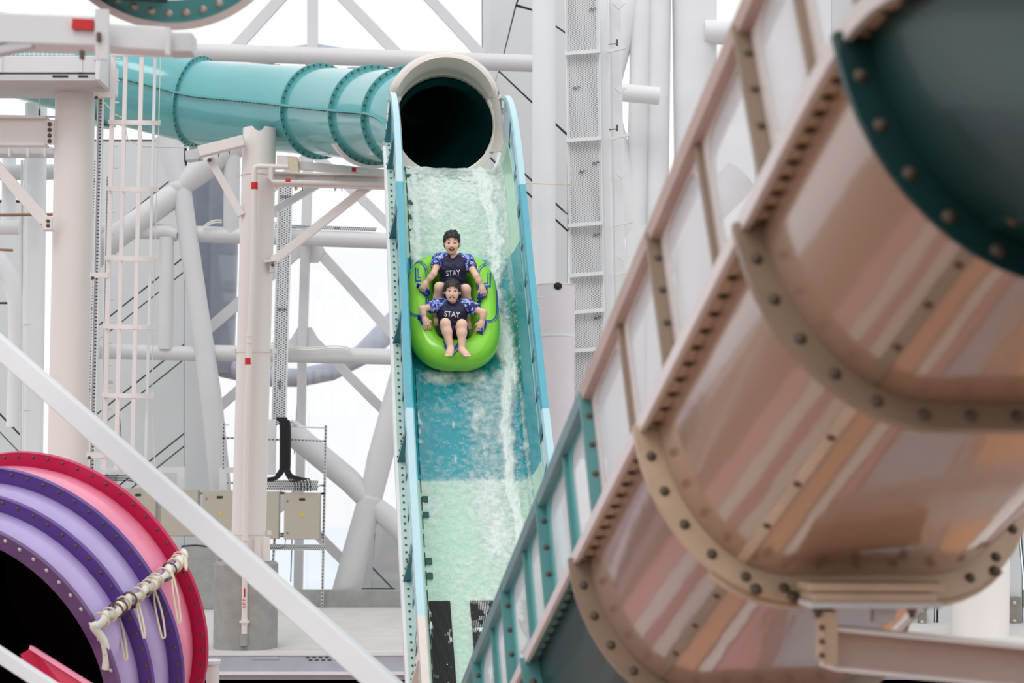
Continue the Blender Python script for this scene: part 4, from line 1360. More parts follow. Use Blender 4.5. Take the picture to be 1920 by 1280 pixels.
for q in ([(772, 492), (787, 492), (789, 500), (773, 501)], [(774, 502), (776.5, 502), (777, 527), (774.5, 527)], [(774.5, 525), (786, 524), (786, 528), (774.5, 529)], [(779, 503), (780.5, 503), (781, 521), (779.5, 521)], [(779, 520), (786, 519.5), (786, 521.5), (779, 522)],
          [(910, 501.5), (925, 501.5), (925, 511), (910, 510)], [(922, 511), (924.5, 511), (924, 538.5), (921.5, 538.5)], [(911, 535), (923, 535), (923, 538.5), (911, 538.5)], [(918, 512), (919.5, 512), (919, 532), (917.5, 532)], [(911, 530.5), (919, 530.5), (919, 532.5), (911, 532.5)],
          [(851, 636), (859, 630), (859.5, 635.5), (851, 648)], [(851, 651), (862, 638), (862.5, 647), (850.5, 660)], [(850, 664), (862, 650), (862, 654), (850, 667)], [(829, 634), (835, 643), (839, 656), (834, 651)], [(828, 644), (833, 650), (840, 660), (839, 662)]):
    patch(q)
for k, q in enumerate([[(783, 536), (789, 535), (796, 541), (804, 548), (803, 554), (796, 553), (788, 545)], [(912, 543), (916, 547), (910, 556), (900, 561), (894, 559), (897, 552), (905, 548)],
                       [(785, 595), (790, 595), (799, 599), (802, 606), (803, 615), (796, 613), (790, 606)], [(908, 604), (913, 605), (911, 614), (903, 624), (894, 622), (896, 614), (902, 611)]]):
    mb = MB()
    top = [Rp(u, v, .335) for u, v in q]
    mb.prism([p + RN * .012 for p in top], -RN * .03)
    hnd = mb.build('grab_handle', BLUEH, raft, bevel=.008)
    c = np.mean(top, axis=0)
    mb = MB(); mb.tube([top[0] - RN * .03, top[0] + RN * .03, c + RN * .045, top[3] + RN * .03, top[3] - RN * .03], .011, 8); mb.build('grip_loop', BLUEH, hnd)


# ------------------------------------------------------------------ the two riders (one smooth implicit surface each)
def smin(a, b, k):
    h = np.clip(.5 + .5 * (b - a) / k, 0, 1)
    return b + (a - b) * h - k * h * (1 - h)


def prim_d(p, pr):
    if pr[0] == 'cap':
        _, a, ra, b, rb = pr[:5]
        a, b = np.asarray(a), np.asarray(b)
        ba = b - a
        h = np.clip(((p - a) @ ba) / (ba @ ba + 1e-12), 0, 1)
        return np.linalg.norm(p - a - h[..., None] * ba, axis=-1) - (ra + (rb - ra) * h)
    _, c, r, X, Yv, Z = pr[:6]
    q = p - np.asarray(c)
    l = np.stack([q @ X / r[0], q @ Yv / r[1], q @ Z / r[2]], -1)
    k0 = np.linalg.norm(l, axis=-1)
    k1 = np.linalg.norm(l / np.asarray(r), axis=-1) + 1e-9
    return k0 * (k0 - 1) / k1


def prim_box(pr, m):
    if pr[0] == 'cap':
        q = np.array([pr[1], pr[3]]); r = max(pr[2], pr[4]) + m
        return q.min(0) - r, q.max(0) + r
    r = max(pr[2]) + m
    return np.asarray(pr[1]) - r, np.asarray(pr[1]) + r


def sdf_mesh(prims, vox, k=.02, inflate=0, cuts=(), post=None):
    """surface of the smooth union of prims (each ('cap'|'ell', ..., optional k)); cuts are functions p->distance to subtract"""
    bx = [prim_box(p, .03 + inflate) for p in prims]
    lo = np.min([b[0] for b in bx], 0); hi = np.max([b[1] for b in bx], 0)
    n = np.ceil((hi - lo) / vox).astype(int) + 1
    ax = [lo[i] + vox * np.arange(n[i]) for i in range(3)]
    D = np.full(tuple(n), .08)
    for pr, (b0, b1) in zip(prims, bx):
        i0 = np.maximum(np.floor((b0 - lo) / vox).astype(int) - 1, 0); i1 = np.minimum(np.ceil((b1 - lo) / vox).astype(int) + 2, n)
        g = np.stack(np.meshgrid(*[ax[j][i0[j]:i1[j]] for j in range(3)], indexing='ij'), -1)
        sl_ = tuple(slice(i0[j], i1[j]) for j in range(3))
        D[sl_] = smin(D[sl_], prim_d(g, pr) - inflate, pr[-1] if isinstance(pr[-1], float) and len(pr) in (6, 7) and (pr[0] == 'cap' and len(pr) == 6 or pr[0] == 'ell' and len(pr) == 7) else k)
    if cuts or post:
        g = np.stack(np.meshgrid(*ax, indexing='ij'), -1)
        for c in cuts: D = np.maximum(D, -c(g))
        if post: D = post(D, g)
    # surface nets
    s = D < 0
    cellv = np.zeros(tuple(n - 1), int); acc = np.zeros(tuple(n - 1) + (3,)); cnt = np.zeros(tuple(n - 1))
    base = np.stack(np.meshgrid(*[np.arange(m - 1) for m in n], indexing='ij'), -1).astype(float)
    off = [(i, j, k_) for i in (0, 1) for j in (0, 1) for k_ in (0, 1)]
    sub = lambda A, o: A[o[0]:n[0] - 1 + o[0], o[1]:n[1] - 1 + o[1], o[2]:n[2] - 1 + o[2]]
    for o1 in off:
        for d in range(3):
            if o1[d]: continue
            o2 = tuple(o1[q] + (q == d) for q in range(3))
            A, B = sub(D, o1), sub(D, o2)
            m_ = (A < 0) != (B < 0)
            t_ = np.where(m_, A / (A - B + 1e-12), 0)
            for q in range(3):
                acc[..., q] += np.where(m_, o1[q] + (t_ if q == d else 0), 0)
            cnt += m_
    act = cnt > 0
    idx = np.full(tuple(n - 1), -1); idx[act] = np.arange(act.sum())
    V = lo + vox * (base[act] + acc[act] / cnt[act][:, None])
    F = []
    for d in range(3):
        e1, e2 = [(1, 2), (2, 0), (0, 1)][d]
        slA = [slice(1, n[q] - 1) for q in range(3)]; slA[d] = slice(0, n[d] - 1)
        slB = list(slA); slB[d] = slice(1, n[d])
        A, B = s[tuple(slA)], s[tuple(slB)]
        I = np.argwhere(A != B)
        if not len(I): continue
        flip = A[A != B]
        I = I + np.array([0 if q == d else 1 for q in range(3)])
        def cell(da, db):
            q = I.copy(); q[:, e1] -= da; q[:, e2] -= db
            return idx[q[:, 0], q[:, 1], q[:, 2]]
        quad = np.stack([cell(1, 1), cell(0, 1), cell(0, 0), cell(1, 0)], 1)
        quad[~flip] = quad[~flip][:, ::-1]
        F.append(quad)
    F = np.concatenate(F)
    return V, F


def link_mesh(name, VF, m, parent):
    V, F = VF
    mb = MB(); mb.v = [V]; mb.f = [tuple(q) for q in F.tolist()]; mb.n = len(V)
    return mb.build(name, m, parent, sharp=180)


SKIN = mat('warm_skin', (246, 202, 178), .5, var=.03, scale=14, sss=.1)
NAVY = mat('navy_swim_fabric', (24, 24, 62), .55, var=.15, scale=12)
HAIRM = mat('black_hair', (30, 26, 26), .4, var=.3, scale=60)
EYEW = mat('eye_white', (235, 230, 226), .25)
IRIS = mat('dark_iris', (34, 22, 18), .2)
LIP = mat('rose_lip', (214, 140, 126), .45)
MOUTHM = mat('dark_mouth', (84, 26, 28), .5)
TEETH = mat('teeth', (240, 236, 226), .3)
LETTER = mat('white_lettering', (236, 238, 244), .6)
CAMO = bpy.data.materials.new('blue_camouflage_fabric'); CAMO.use_nodes = True
nt = CAMO.node_tree; b = nt.nodes['Principled BSDF']; b.inputs['Roughness'].default_value = .6
tc = nt.nodes.new('ShaderNodeTexCoord'); nz = nt.nodes.new('ShaderNodeTexNoise'); nz.inputs['Scale'].default_value = 30; nz.inputs['Detail'].default_value = 2; nz.inputs['Distortion'].default_value = .6
nt.links.new(tc.outputs['Object'], nz.inputs[0])
cr = nt.nodes.new('ShaderNodeValToRGB'); cr.color_ramp.interpolation = 'CONSTANT'
cr.color_ramp.elements[0].color = lin((22, 24, 84)); cr.color_ramp.elements[1].position = .44; cr.color_ramp.elements[1].color = lin((44, 76, 196))
for p_, c_ in ((.53, (196, 208, 240)), (.60, (70, 104, 214)), (.66, (226, 232, 246))):
    e = cr.color_ramp.elements.new(p_); e.color = lin(c_)
nt.links.new(nz.outputs[0], cr.inputs[0]); nt.links.new(cr.outputs[0], b.inputs['Base Color'])


def hand_prims(wr, tgt, Wd, side, curl, sc=1.0):
    """palm, four fingers, thumb; Wd = direction across the palm toward the thumb"""
    Dh = unit(tgt - wr)
    Wd = unit(Wd - Dh * np.dot(Wd, Dh))
    Pn = np.cross(Dh, Wd)
    if np.dot(Pn, RN) > 0: Pn = -Pn         # palm faces down to the handle
    o = [('cap', wr, .019 * sc, wr + Dh * .03 * sc, .022 * sc)]
    for q in (-.02, 0, .02):
        o.append(('cap', wr + Dh * .02 * sc + Wd * q * .6 * sc, .017 * sc, wr + Dh * .065 * sc + Wd * q * sc, .0145 * sc))
    for i, (q, l) in enumerate(((.031, .9), (.0105, 1.0), (-.0105, .94), (-.031, .75))):
        p = wr + Dh * .066 * sc + Wd * q * sc
        ang = 0
        for j, (ln, r_) in enumerate(((.034, .0092), (.024, .0085), (.019, .0076))):
            ang += curl * (.75, 1.0, .8)[j]
            d_ = Dh * math.cos(ang) + Pn * math.sin(ang) + Wd * q * .9
            e = p + d_ * ln * l * sc
            o.append(('cap', p, r_ * sc, e, r_ * .93 * sc, .004))
            p = e
    p = wr + Dh * .022 * sc + Wd * .026 * sc
    d_ = unit(Dh * .75 + Wd * .75 + Pn * .35); e = p + d_ * .034 * sc
    o.append(('cap', p, .0125 * sc, e, .0105 * sc, .008))
    d_ = unit(Dh * .85 + Wd * .1 + Pn * .75); o.append(('cap', e, .0105 * sc, e + d_ * .028 * sc, .0085 * sc, .006))
    return o


def make_rider(label, J, hs, mouth, vneck, hairfn, sleeve_f, txt, twist):
    t = thing('person', J['pelvis'] - RN * .1, label, 'person')
    Fh = unit(unit(CAM - J['head']) + UP * J.get('nod', -.12))
    Rh = unit(np.cross(UP, Fh) * 1.0) * 1.0
    Rh = unit(Rh + UP * J.get('tilt', 0)); Uh = np.cross(Fh, Rh)
    H = lambda r_, u_, f_: J['head'] + (Rh * r_ + Uh * u_ + Fh * f_) * hs
    E = lambda c, r_: ('ell', c, tuple(np.array(r_) * hs), Rh, Uh, Fh)
    head = [E(H(0, .022, -.012), (.074, .086, .086)), E(H(0, -.035, .012), (.0605, .076, .066)), ('cap', H(-.012, -.090, .042), .024 * hs, H(.012, -.090, .042), .024 * hs),
            ('cap', H(-.036, -.035, .044), .03 * hs, H(-.03, -.055, .042), .028 * hs), ('cap', H(.036, -.035, .044), .03 * hs, H(.03, -.055, .042), .028 * hs)]
    nose = [('cap', H(0, -.004, .076), .006 * hs, H(0, -.031, .090), .0105 * hs, .008), ('cap', H(-.011, -.034, .082), .006 * hs, H(.011, -.034, .082), .006 * hs, .006)]
    ears = [('ell', H(s_ * .079, -.014, -.014), (.011 * hs, .026 * hs, .017 * hs), Rh, Uh, Fh, .006) for s_ in (-1, 1)]
    body = list(head) + nose + ears
    body.append(('cap', H(0, -.07, -.025), .043 * hs, J['neck'], .045 * hs))
    torso = [('cap', J['chest'] - SD * .055, .085, J['chest'] + SD * .055, .085), ('cap', J['neck'] - SD * .085 - UP * .02, .045, J['neck'] + SD * .085 - UP * .02, .045),
             ('cap', J['belly'] - SD * .04, .085, J['belly'] + SD * .04, .085), ('cap', J['pelvis'] - SD * .06, .085, J['pelvis'] + SD * .06, .085)]
    body += torso
    arms, legs = [], []
    for s_ in 'lr':
        sh, el, wr, hd = J['sh' + s_], J['el' + s_], J['wr' + s_], J['hd' + s_]
        arms.append((sh, el))
        body += [('cap', J['neck'] + (sh - J['neck']) * .45, .044, sh, .047), ('cap', sh, .042, el, .029), ('cap', el, .029, wr + (el - wr) * .55, .028), ('cap', wr + (el - wr) * .55, .028, wr, .019)]
        Wd = SD * (1 if s_ == 'l' else -1)
        body += hand_prims(wr, hd, Wd, s_, J.get('curl', .75), .95)
        hp, kn, an, to = J['hp' + s_], J['kn' + s_], J['an' + s_], J['to' + s_]
        legs.append((hp, kn))
        body += [('cap', hp, .07, kn, .048), ('cap', kn, .046, kn + (an - kn) * .32, .047), ('cap', kn + (an - kn) * .32, .046, an, .027), ('cap', an, .03, to, .027),
                 ('cap', an + (to - an) * .45 - SD * .012, .024, to - SD * .014, .02), ('cap', an + (to - an) * .45 + SD * .012, .024, to + SD * .014, .02)]
        for q in range(5):
            x = (q - 2) * .0115
            td = unit(to - an)
            body.append(('cap', to + SD * x, .0125, to + td * (.038 - .004 * abs(q - 1)) + SD * x * 1.25, .0098 if q not in (0, 4) else .0085, .004))
    mr_, mu_ = mouth
    bend = J.get('bend', 9.0)

    def mcut(p):
        r_ = (p - J['head']) @ Rh / hs
        return prim_d(p - (Uh * hs) * (bend * r_ ** 2 - .003)[..., None], E(H(0, -.065, .078), (mr_, mu_, .03)))
    eyecut = [lambda p, s_=s_: prim_d(p, E(H(s_ * .031, -.002, .088), (.019, .0085, .014))) for s_ in (-1, 1)]
    skin = sdf_mesh(body, .0055, .022, cuts=[mcut] + eyecut)
    sk = link_mesh('body', skin, SKIN, t)
    bvh = BVHTree.FromPolygons(skin[0].tolist(), [tuple(q) for q in skin[1].tolist()])

    def hit(p):
        d_ = Vector((-Fh).tolist()); h = bvh.ray_cast(Vector((p + Fh * .25).tolist()), d_)
        return np.array(h[0]) if h[0] is not None else p
    for s_ in (-1, 1):
        c = hit(H(s_ * .031, -.002, .08))
        mb = MB(); mb.ball(c - Fh * .004, (.0165 * hs, .0064 * hs, .009), 12, 8, Rh, Uh, Fh); e_ = mb.build('eye', EYEW, t)
        mb = MB(); mb.ball(c + Fh * .002 - Uh * .001, (.0085 * hs, .0066 * hs, .005), 10, 6, Rh, Uh, Fh); mb.build('iris', IRIS, e_)
        mb = MB(); mb.tube([hit(H(s_ * (.031 + x), .007 - abs(x) * .25, .08)) + Fh * .002 for x in (-.017, -.008, 0, .008, .017)], .0022, 6); mb.build('eyelid_line', HAIRM, e_)
        mb = MB(); mb.tube([hit(H(s_ * (.033 + x), .033 - x * x * 22 - s_ * x * .1, .07)) + Fh * .0002 for x in (-.017, -.009, 0, .009, .017)], [.0018, .0028, .003, .0026, .0016], 6); mb.build('eyebrow', HAIRM, t)
    mb = MB(); mb.ball(H(0, -.065, .058), (mr_ * .92 * hs, mu_ * .95 * hs, .014), 14, 8, Rh, Uh, Fh); mo = mb.build('mouth', MOUTHM, t)
    mb = MB()
    mb.grid([[H(mr_ * .8 * x, -.065 + mu_ * (.55 if up else -.85) - .0 + (0 if up else 0) - .006 * x * x * (1 if up else -1), .074 - .016 * x * x) for up in (1, 0)] for x in np.linspace(-1, 1, 9)] if mu_ < .012 else
            [[H(mr_ * .75 * x, -.065 + mu_ * (.85 if up else .35), .074 - .014 * x * x) for up in (1, 0)] for x in np.linspace(-1, 1, 9)])
    mb.v = [np.array([q + Uh * hs * (bend * (((q - J['head']) @ Rh) / hs) ** 2 - .003) for q in np.concatenate(mb.v)])]
    th = mb.build('teeth', TEETH, mo)
    so = th.modifiers.new('thick', 'SOLIDIFY'); so.thickness = .004
    mb = MB(); mb.tube([hit(H((mr_ + .003) * math.cos(x), -.068 + bend * ((mr_ + .003) * math.cos(x)) ** 2 + (mu_ + .003) * math.sin(x), .08)) + Fh * .0005 for x in np.linspace(0, 2 * math.pi, 25)[:-1]], .0026 * hs, 6, False, True); mb.build('lips', LIP, t)
    # hair: the upper head a little thicker, cut along a hairline
    hairp = [E(H(0, .024, -.014), (.079, .090, .090)), E(H(0, -.02, -.035), (.074, .07, .065))]

    def hair_post(D, g):
        q = (g - J['head']) / hs
        r_, u_, f_ = q @ Rh, q @ Uh, q @ Fh
        line = np.where(f_ > .02, .052 - 6 * r_ ** 2, np.where(f_ > -.03, .052 - 6 * r_ ** 2 - (.02 - f_) / .05 * .06, -.075))
        line = np.where((np.abs(r_) > .06) & (f_ > -.02) & (f_ < .045), np.minimum(line, -.004), line)
        return np.maximum(D + hairfn(r_, u_, f_, g), line - u_)
    hv = sdf_mesh(hairp, .0045, .02, inflate=.006, post=hair_post)
    ho = link_mesh('hair', hv, HAIRM, t)
    tuft = MB()
    for q in range(90):
        th_, ph = rng.uniform(0, 2 * math.pi), rng.uniform(0, 1.15)
        d_ = Uh * math.cos(ph) + (Rh * math.cos(th_) + Fh * math.sin(th_)) * math.sin(ph)
        if np.dot(d_, Fh) > .75: continue
        c = H(0, .024, -.014) + d_ * .083 * hs
        e = c + (d_ * .55 + Rh * rng.normal(0, .6) + Fh * rng.normal(.3, .5)) * rng.uniform(.012, twist) * hs
        tuft.tube([c, (c + e) / 2 + d_ * .002, e], [.009, .006, .001], 5)
    for q in range(16):
        x = -.05 + .1 * q / 15
        c = H(x, .075, .055 - x * x * 6); e = H(x + rng.normal(0, .006), .052 + rng.uniform(0, .012) - x * x * 5, .076 - x * x * 9)
        tuft.tube([c, (c + e) / 2 + Fh * .006, e], [.008, .006, .001], 5)
    o_ = tuft.build('hair_tufts', HAIRM, ho); o_['kind'] = 'stuff'
    # shirt body, sleeves, shorts
    nk = J['neck']
    upd = unit(nk - J['chest'])
    ncut = lambda p: prim_d(p, ('cap', nk + upd * .045 + Fh * .01, .060 * hs, nk + upd * .14, .08))
    cuts = [ncut]
    if vneck:
        cuts.append(lambda p: prim_d(p, ('cap', nk + upd * .03 + Fh * .08, .034, nk - upd * .035 + Fh * .12, .012)))
    hem = J['pelvis']; hemd = unit(J['chest'] - J['pelvis'])
    cuts.append(lambda p: (p - (hem - hemd * .03)) @ hemd)
    wr_ = lambda D, g: D + .0035 * np.sin(g @ (SD * 70 + UP * 55)) * np.sin(g @ (RT * 60 - UP * 30))
    sv = sdf_mesh(torso + [('cap', nk + (J['sh' + s_] - nk) * .4, .046, J['sh' + s_], .046) for s_ in 'lr'], .006, .025, inflate=.011, cuts=cuts, post=wr_)
    so_ = link_mesh('swim_shirt', sv, NAVY, t)
    bs = BVHTree.FromPolygons(sv[0].tolist(), [tuple(q) for q in sv[1].tolist()])
    for s_ in 'lr':
        sh, el = J['sh' + s_], J['el' + s_]
        end = sh + (el - sh) * sleeve_f
        ed = unit(el - sh)
        slp = [('cap', nk + (sh - nk) * .38 + upd * .004, .046, sh, .052), ('cap', sh, .053, end + ed * .02, .046)]
        cut = [lambda p, end=end, ed=ed: (p - end) @ -ed + 0.0 if False else -((end - p) @ ed), ncut]
        lv = sdf_mesh(slp, .006, .02, inflate=.0145, cuts=[cut[1]], post=lambda D, g, end=end, ed=ed: np.maximum(D, (g - end) @ ed))
        link_mesh('sleeve', lv, CAMO, so_)
    shp = [('cap', J['pelvis'] - SD * .06, .087, J['pelvis'] + SD * .06, .087)]
    for s_ in 'lr': shp.append(('cap', J['hp' + s_], .08, J['hp' + s_] + (J['kn' + s_] - J['hp' + s_]) * .45, .07))
    link_mesh('shorts', sdf_mesh(shp, .007, .02, inflate=.010), NAVY, t)
    # lettering on the chest, laid on the cloth
    V, F = text_mesh('STAY')
    w = V[:, 0].max() - V[:, 0].min()
    u0, v0, wd, ang, ht = txt
    kx = wd / w; ky = ht / (V[:, 1].max() - V[:, 1].min())
    out = []
    for vv in V:
        x, y_ = vv[0] * kx, -vv[1] * ky
        u, v = u0 + x * math.cos(ang) - y_ * math.sin(ang), v0 + x * math.sin(ang) + y_ * math.cos(ang)
        d0 = Vector((P(u, v, 1.0) - CAM).tolist()).normalized()
        h = bs.ray_cast(Vector(CAM.tolist()), d0)
        out.append(np.array(h[0]) - np.array(d0) * .006 if h[0] is not None else P(u, v, 16.3))
    mb = MB(); mb.add(out, F); mb.build('chest_lettering', LETTER, so_, smooth=False)
    return t


def J_(**k): return {a: (Rp(*b) if isinstance(b, tuple) else b) for a, b in k.items()}


JA = J_(head=(847, 454, .60), neck=(849, 483, .47), chest=(849, 503, .42), belly=(850, 522, .34), pelvis=(850, 543, .23),
        shl=(823, 487, .45), shr=(876, 489, .45), ell=(813, 513, .47), elr=(893, 517, .47), wrl=(799, 529, .41), wrr=(903, 537, .41), hdl=(793, 540, .38), hdr=(907, 549, .38),
        hpl=(836, 545, .22), hpr=(864, 547, .22), knl=(824, 538, .50), knr=(873, 542, .50), anl=(818, 600, .15), anr=(876, 606, .15), tol=(819, 607, .17), tor=(878, 613, .17), nod=-.10, curl=.8, bend=11.0)
JB = J_(head=(848, 545, .56), neck=(848, 571, .43), chest=(848, 587, .39), belly=(848, 604, .32), pelvis=(848, 624, .22),
        shl=(823, 572, .42), shr=(875, 573, .42), ell=(791, 579, .45), elr=(907, 586, .45), wrl=(796, 597, .40), wrr=(904, 602, .40), hdl=(800, 609, .37), hdr=(901, 613, .37),
        hpl=(836, 625, .21), hpr=(861, 626, .21), knl=(835, 606, .49), knr=(866, 608, .49), anl=(845, 654, .37), anr=(866, 656, .37), tol=(842, 663, .40), tor=(874, 664, .40), bend=2.0, nod=-.05, tilt=-.03, curl=.45)
short = lambda r_, u_, f_, g: .0035 * np.sin(r_ * 260 + u_ * 90) * np.sin(f_ * 190)
bowl = lambda r_, u_, f_, g: .003 * np.sin(r_ * 200) * np.sin(f_ * 170 + u_ * 120) - .006
RIDA = make_rider('laughing older boy in navy swim shirt sitting at the back of the raft', JA, 1.0, (.029, .016), True, short, .50, (849.5, 512, 27, -.07, 10.5), .03)
RIDB = make_rider('grimacing younger boy in navy swim shirt sitting at the front of the raft', JB, .93, (.029, .010), False, bowl, .58, (847.5, 589.5, 30, .06, 10.5), .04)

# ------------------------------------------------------------------ right-hand background structure
t = round_column((1020, 560), 24, [(1020, -40), (1019, 1300)], 44, COOLST, 'tall white column directly right of the main slide top')
mb = MB()
t = round_column((1040, 950), 20.2, [(1041, 536), (1037, 1300)], 75, mat('lilac_white_steel', (222, 218, 224), .45, var=.03), 'stout lilac white column whose notched top ends behind the main slide guard')
mb = MB(); c = Y(1046, 536, 20.2 - px(38, 20.2)); mb.ball(c, (px(8, 20), .02, px(7, 20)), 14, 8); mb.build('cable_hole', DARKJ, t)
collar_px('clamp_collar', 1040, 630, 77, 5, STEEL, t, 20.2)
for v in (556, 577, 661):
    mb = MB(); mb.bar(Y(999, v, 19.7), Y(1018, v + 2, 19.7), px(4, 20), .08); mb.build('bracket', STEEL, t, smooth=False)
collar_px('top_rim', 1041, 535, 77, 2, STEEL, t, 20.2)
tag(pipe_px('rope_line', [(984, 343, 17.75), (1068, 346, 21.15)], 3, ROPE, None, 20.6, 6), 'thin pale rope stretched from the slide guard to the perforated screen', 'rope')
t = tray('tall white perforated screen right of the main slide', (1090, -20), (1106, 860), 63, 21.2, 16, nslot=200, sm=SLOTL)
for v in (98, 261, 420, 514, 583, 655):
    mb = MB(); mb.bar(Y(1057 + (v + 20) * .018, v + 3, 21.12), Y(1122 + (v + 20) * .018, v - 2, 21.12), px(7, 21), .05); mb.build('cross_rib', COOLST, t, smooth=False)
SCRIB = mat('scribble_ink', (90, 92, 100), .8)
for u, v in ((1111, 18), (1081, 165), (1117, 306), (1092, 322), (1118, 441), (1120, 596)):
    mb = MB(); mb.tube(spline([Y(u - 6, v + 3, 21.17), Y(u - 3, v - 3, 21.17), Y(u - 1, v + 2, 21.17), Y(u + 3, v - 3, 21.17), Y(u + 7, v - 1, 21.17)], 3), .005, 5); mb.build('pen_scribble', SCRIB, t)
t = thing('service_channel', Y(1150, 900, 21.6), 'white vertical service channel right beside the perforated screen', 'channel')
for u, w, yy in ((1131, 17, 21.6), (1152, 22, 21.8)):
    mb = MB(); mb.bar(Y(u, -20, yy), Y(u + 16, 900, yy), px(w, yy), .2); mb.build('channel_post', COOLST, t, smooth=False, bevel=.02)
for v, u0 in ((95, 1116), (258, 1124), (420, 1130), (512, 1132)):
    mb = MB(); mb.bar(Y(u0 + 22, v + 2, 21.4), Y(u0 + 56, v - 6, 21.4), px(6, 21), .05); mb.build('clamp_bar', STEEL, t, smooth=False)
for v in (6, 164, 324, 480):
    mb = MB(); mb.prism([Y(*q, 21.5) for q in [(1148 + v * .02, v), (1172 + v * .02, v), (1160 + v * .02, v + 11)]], np.array([0, .05, 0])); mb.build('shelf_bracket', STEEL, t, smooth=False)
for v in (80, 240):
    mb = MB(); mb.box(Y(1157, v, 21.5), (px(4, 21), .04, px(12, 21))); mb.build('pin_plate', DKB, t, smooth=False)
    pipe_px('pin', [(1142, v + 3), (1157, v + 2)], 2, DKB, t, 21.5, 6)
t = thing('branching_pipe_frame', Y(1230, 1000, 27), 'cluster of large white tapering steel tubes behind the tan slide', 'steel frame')
for pts, w in (([(1192, -40), (1146, 130), (1130, 200)], 52), ([(1132, 180), (1190, 420), (1215, 520)], 48), ([(1204, -40), (1192, 470), (1186, 1200)], 40),
               ([(1237, -40), (1231, 470), (1226, 1200)], 44), ([(1302, -40), (1306, 600), (1310, 1300)], [86, 78, 74]), ([(1390, 330), (1290, 430), (1130, 620)], [70, 66, 60])):
    pipe_px('leg_tube', [(a, b, 27 + .25 * (w if isinstance(w, int) else 60) / 60) for a, b in pts], w, STEEL, t, n=32)
pipe_px('stub_tube', [(1150, 172, 26.4), (1236, 180, 26.4)], 34, STEEL, t, n=24)
pipe_px('cross_tube', [(1320, 60, 27), (1500, 66, 27)], 46, STEEL, t, n=24)
for pts, w, lab in (([(1475, -40), (1450, 700), (1440, 1300)], 96, 'wide white tube seen through the tan guard panes'), ([(1660, -40), (1640, 1300)], 110, 'wide white tube behind the upper right end of the tan slide')):
    t = thing('background_tube', Y(pts[-1][0], 1200, 26), lab, 'column'); pipe_px('shaft', pts, w, STEEL, t, 26, n=32)
t = round_column((1838, 1290), 23.5, [(1845, 300), (1836, 1400)], 104, PINKST, 'broad pinkish white column at the lower right behind the tan slide')
for u, v, h, lab in ((1902, 1147, 56, 'grey steel bracket plate beside the broad lower right column'), (1729, 1156, 34, 'small grey bracket plate left of the broad lower right column')):
    t = thing('bracket_plate', Y(u, v + h / 2, 25.44), lab, 'bracket')
    mb = MB(); mb.box(Y(u, v, 25.44), (px(22 if h > 40 else 14, 25.4), .1, px(h, 25.4))); mb.build('plate', mat('worn_grey_steel', (150, 146, 136), .45, metal=.5, var=.15) if 'worn_grey_steel' not in MATS else MATS['worn_grey_steel'], t, smooth=False)
    for q in (-.3, .3): put(BOLT_P, 'bolt', Y(u, v + h * q, 25.38), (0, -1, 0), t, .03)
WP = [[(1560, -60), (1757, -60), (1757, 860), (1748, 1300), (1560, 1300)], [(1764, -60), (1900, -60), (1900, 900), (1916, 1075), (1916, 1400), (1756, 1400), (1764, 860)], [(1907, -60), (2000, -60), (2000, 1400), (1922, 1400), (1922, 1070), (1907, 900)]]
PANELM2 = PANELM
clad('wall_lower_right', 25.5, (1760, 1290), WP)

# ------------------------------------------------------------------ white diagonal beams in front
t = thing('diagonal_beam', P(700, 1290, 8.4), 'long white square steel beam slanting across the lower left foreground', 'beam')
mb = MB(); mb.bar(P(-400, 299, 12.9), P(970, 1503, 7.9), .125, .125); mb.build('beam_body', STEEL, t, smooth=False, bevel=.01)
t = thing('diagonal_beam', P(60, 1270, 9), 'short white beam corner cutting across the dark pink slide mouth', 'beam')
mb = MB(); mb.bar(P(-400, 967, 9.8), P(200, 1357, 8.7), .07, .07); mb.build('beam_body', STEEL, t, smooth=False, bevel=.006)
t = thing('guard_post', P(399, 1290, 15), 'short white capped post beside the magenta flange', 'post')
mb = MB(); mb.tube([P(399, 1400, 15), P(399, 1243, 15)], px(12, 15), 24); mb.build('shaft', STEEL, t)
mb = MB(); mb.tube([P(399, 1243, 15), P(399, 1237, 15)], px(15, 15), 24); mb.build('cap', STEEL, t)

# ------------------------------------------------------------------ pink and purple funnel slide
t = thing('funnel_slide', P(60, 1290, 13.2), 'pink and lavender tube slide with purple flanges and a dark open mouth', 'tube slide')
axc = unit([.323, .901, .290])                         # in camera axes: right, away, up
AXW = unit(np.array([axc[0], axc[1] * CT - axc[2] * ST, axc[1] * ST + axc[2] * CT]))
RNG = [(-55.6, 1270.2, 1.3275, 13.0, PLUM, .125), (-8.2, 1233.8, 1.40, 13.29, PURP, .12), (35.9, 1199.9, 1.473, 13.574, PURP, .125), (100.6, 1150.3, 1.415, 14.012, MAG, .13)]
ctr = [P(u, v, d) for u, v, R_, d, m_, w_ in RNG]
rad = [R_ for u, v, R_, d, m_, w_ in RNG]
A_, B_ = frame_of(AXW)
circ = lambda c, r_, a: c + (A_ * math.cos(a) + B_ * math.sin(a)) * r_
for k in range(4):
    mb = MB(); mb.ring(ctr[k], AXW, rad[k] - RNG[k][5], rad[k], .035, 96); fl_ = mb.build('ring_flange', RNG[k][4], t)
    for q in range(64):
        put(BOLT_P if k == 0 else BOLT_R, 'bolt', circ(ctr[k], rad[k] - .035, 2 * math.pi * q / 64) - AXW * .018, -AXW, fl_, .016)
SEAM = None
